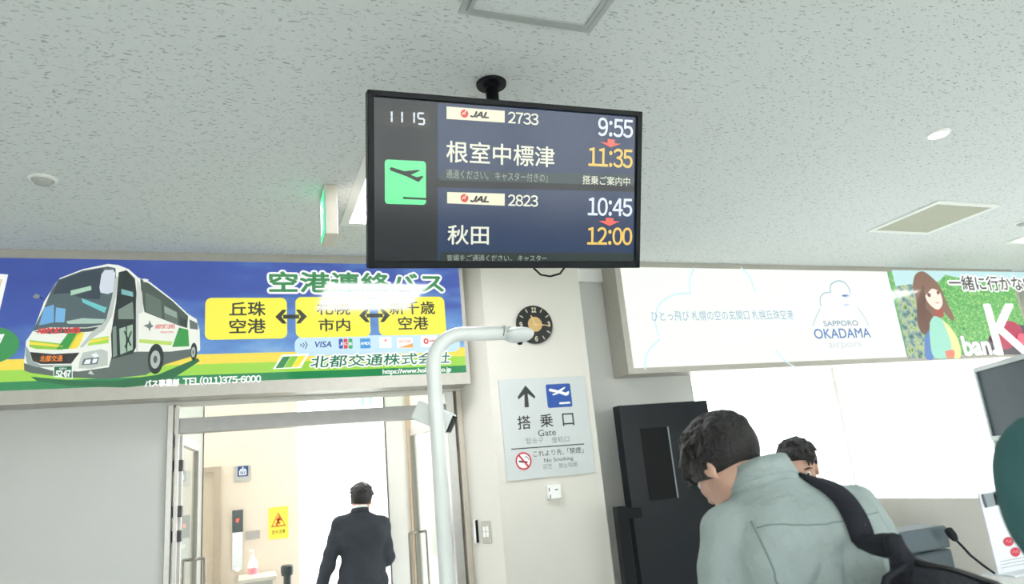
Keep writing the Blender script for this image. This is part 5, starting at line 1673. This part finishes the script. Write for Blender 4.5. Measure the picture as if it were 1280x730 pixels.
H3.hair(m3, h=.004, thick=.012, tufts=24, seed=8, slope=.7, low=.012)
B = Blob((cx - .36, cy - .36, .75), (cx + .36, cy + .36, 1.42), .008)
B.ell(at3(0, 0, 1.16), (.16, .16, .2), None, .04); B.ell(at3(0, 0, .95), (.15, .15, .18), None, .06)
for s in (-1, 1):
    B.cone(at3(s * .14, 0, 1.3), at3(s * .02, 0, 1.33), .06, .055, .04); B.chain([at3(s * .15, 0, 1.3), at3(s * .2, 0, 1.04), at3(s * .13, .17, .985)], [.062, .05, .038], .025)
B.half((0, 0, .82), (0, 0, -1)); B.build('uniform_jacket', fabric('uniform_navy', '#232a3a'), m3, O3)
B = Blob((cx - .3, cy - .3, .05), (cx + .3, cy + .3, .98), .01)
B.cone(at3(-.07, 0, .86), at3(.07, 0, .86), .115, .115, .04)
for s in (-1, 1): B.chain([at3(s * .08, 0, .86), at3(s * .08, .02, .45), at3(s * .08, -.02, .08)], [.1, .075, .055], .03)
B.build('trousers', fabric('uniform_navy', '#232a3a'), m3, O3)
for s in (-1, 1):
    B = Blob(at3(s * .08, 0, .04) - (.2, .2, .05), at3(s * .08, 0, .04) + (.2, .2, .1), .007); B.cone(at3(s * .08, -.04, .04), at3(s * .08, .13, .035), .046, .038, .02); B.half((0, 0, .002), (0, 0, -1)); B.build('shoe', shoe_m, m3, O3)

# ---------------------------------------------------------------- somebody close by in a dark teal hood, at the right edge
hc = at_d(1326, 612, 1.12)
m4 = empty('person', (hc[0], hc[1], 0), 'person in dark teal hooded jacket close by, cut off by the right picture edge', 'person')
O4 = tuple(m4.location); cx, cy = hc[0], hc[1]
H4 = Head((cx, cy, hc[2]), rot(rad(-50), rad(-6), 0))
C7 = np.array((cx - .01, cy - .03, hc[2] - .14)); zS = hc[2] - .21
rx_ = np.array((math.cos(rad(-50)), math.sin(rad(-50)), 0)); fw = np.array((-rx_[1], rx_[0], 0))
B4 = lambda r, f_, z: np.array((cx, cy, z)) + rx_ * r + fw * f_ - fw * .02
B = Blob((cx - .4, cy - .4, 0), (cx + .4, cy + .4, hc[2] + .15), .009, zlist(0, hc[2] + .15, .012, ((zS, hc[2] + .15, .007),)))
H4.skin(B); H4.neck(B, C7, .052)
B.ell(B4(0, 0, zS - .12), (.14, .14, .17), None, .04); B.ell(B4(0, 0, zS - .35), (.12, .12, .18), None, .05); B.cone(B4(-.14, 0, zS), B4(.14, 0, zS), .045, .045, .04); B.cone(B4(-.08, 0, .84), B4(.08, 0, .84), .09, .09, .04)
for s in (-1, 1):
    B.chain([B4(s * .15, 0, zS), B4(s * .19, 0, zS - .27), B4(s * .19, .06, zS - .5)], [.042, .034, .026], .02); hand(B, B4(s * .19, .06, zS - .5), (0, 0, -1), rx_ * s, -s, .5)
    B.chain([B4(s * .08, 0, .84), B4(s * .08, .02, .45), B4(s * .08, -.02, .08)], [.072, .05, .036], .03); B.cone(B4(s * .08, -.02, .05), B4(s * .08, .1, .035), .035, .03, .02)
B.build('body', skin_m, m4, O4); H4.eyes(m4)
teal = fabric('teal_cloth', '#4a7678', var=.06, scale=14, bump=.3, bscale=30)
B = Blob(np.array(hc) - .19, np.array(hc) + .19, .006)
B.ell(hc + H4.R @ np.array((0, -.012, .012)), (.088, .105, .11), H4.R, .02); B.cone(hc + H4.R @ np.array((0, -.04, -.06)), C7 + (0, 0, .0), .08, .07, .05)
B.ell(hc + H4.R @ np.array((0, .115, -.03)), (.066, .07, .095), H4.R, .02, 'sub')
B.build('hood', teal, m4, O4)
B = Blob((cx - .42, cy - .42, .75), (cx + .42, cy + .42, hc[2] - .1), .009)
B.ell(B4(0, 0, zS - .13), (.16, .16, .19), None, .04); B.ell(B4(0, 0, zS - .38), (.16, .16, .22), None, .06)
for s in (-1, 1):
    B.cone(B4(s * .13, 0, zS - .02), B4(s * .03, -.02, zS + .015), .06, .055, .04); B.chain([B4(s * .15, 0, zS - .02), B4(s * .2, 0, zS - .27), B4(s * .195, .05, zS - .47)], [.062, .052, .04], .025)
B.half((0, 0, .8), (0, 0, -1)); B.build('jacket', teal, m4, O4)
B = Blob((cx - .3, cy - .3, .05), (cx + .3, cy + .3, .96), .01)
B.cone(B4(-.07, 0, .84), B4(.07, 0, .84), .115, .115, .04)
for s in (-1, 1): B.chain([B4(s * .08, 0, .84), B4(s * .08, .02, .45), B4(s * .08, -.02, .08)], [.1, .075, .055], .03)
B.build('trousers', fabric('dark_denim', '#2a3440'), m4, O4)
for s in (-1, 1):
    B = Blob(B4(s * .08, 0, .04) - (.2, .2, .05), B4(s * .08, 0, .04) + (.2, .2, .1), .007); B.cone(B4(s * .08, -.04, .04), B4(s * .08, .13, .035), .046, .038, .02); B.half((0, 0, .002), (0, 0, -1)); B.build('shoe', shoe_m, m4, O4)
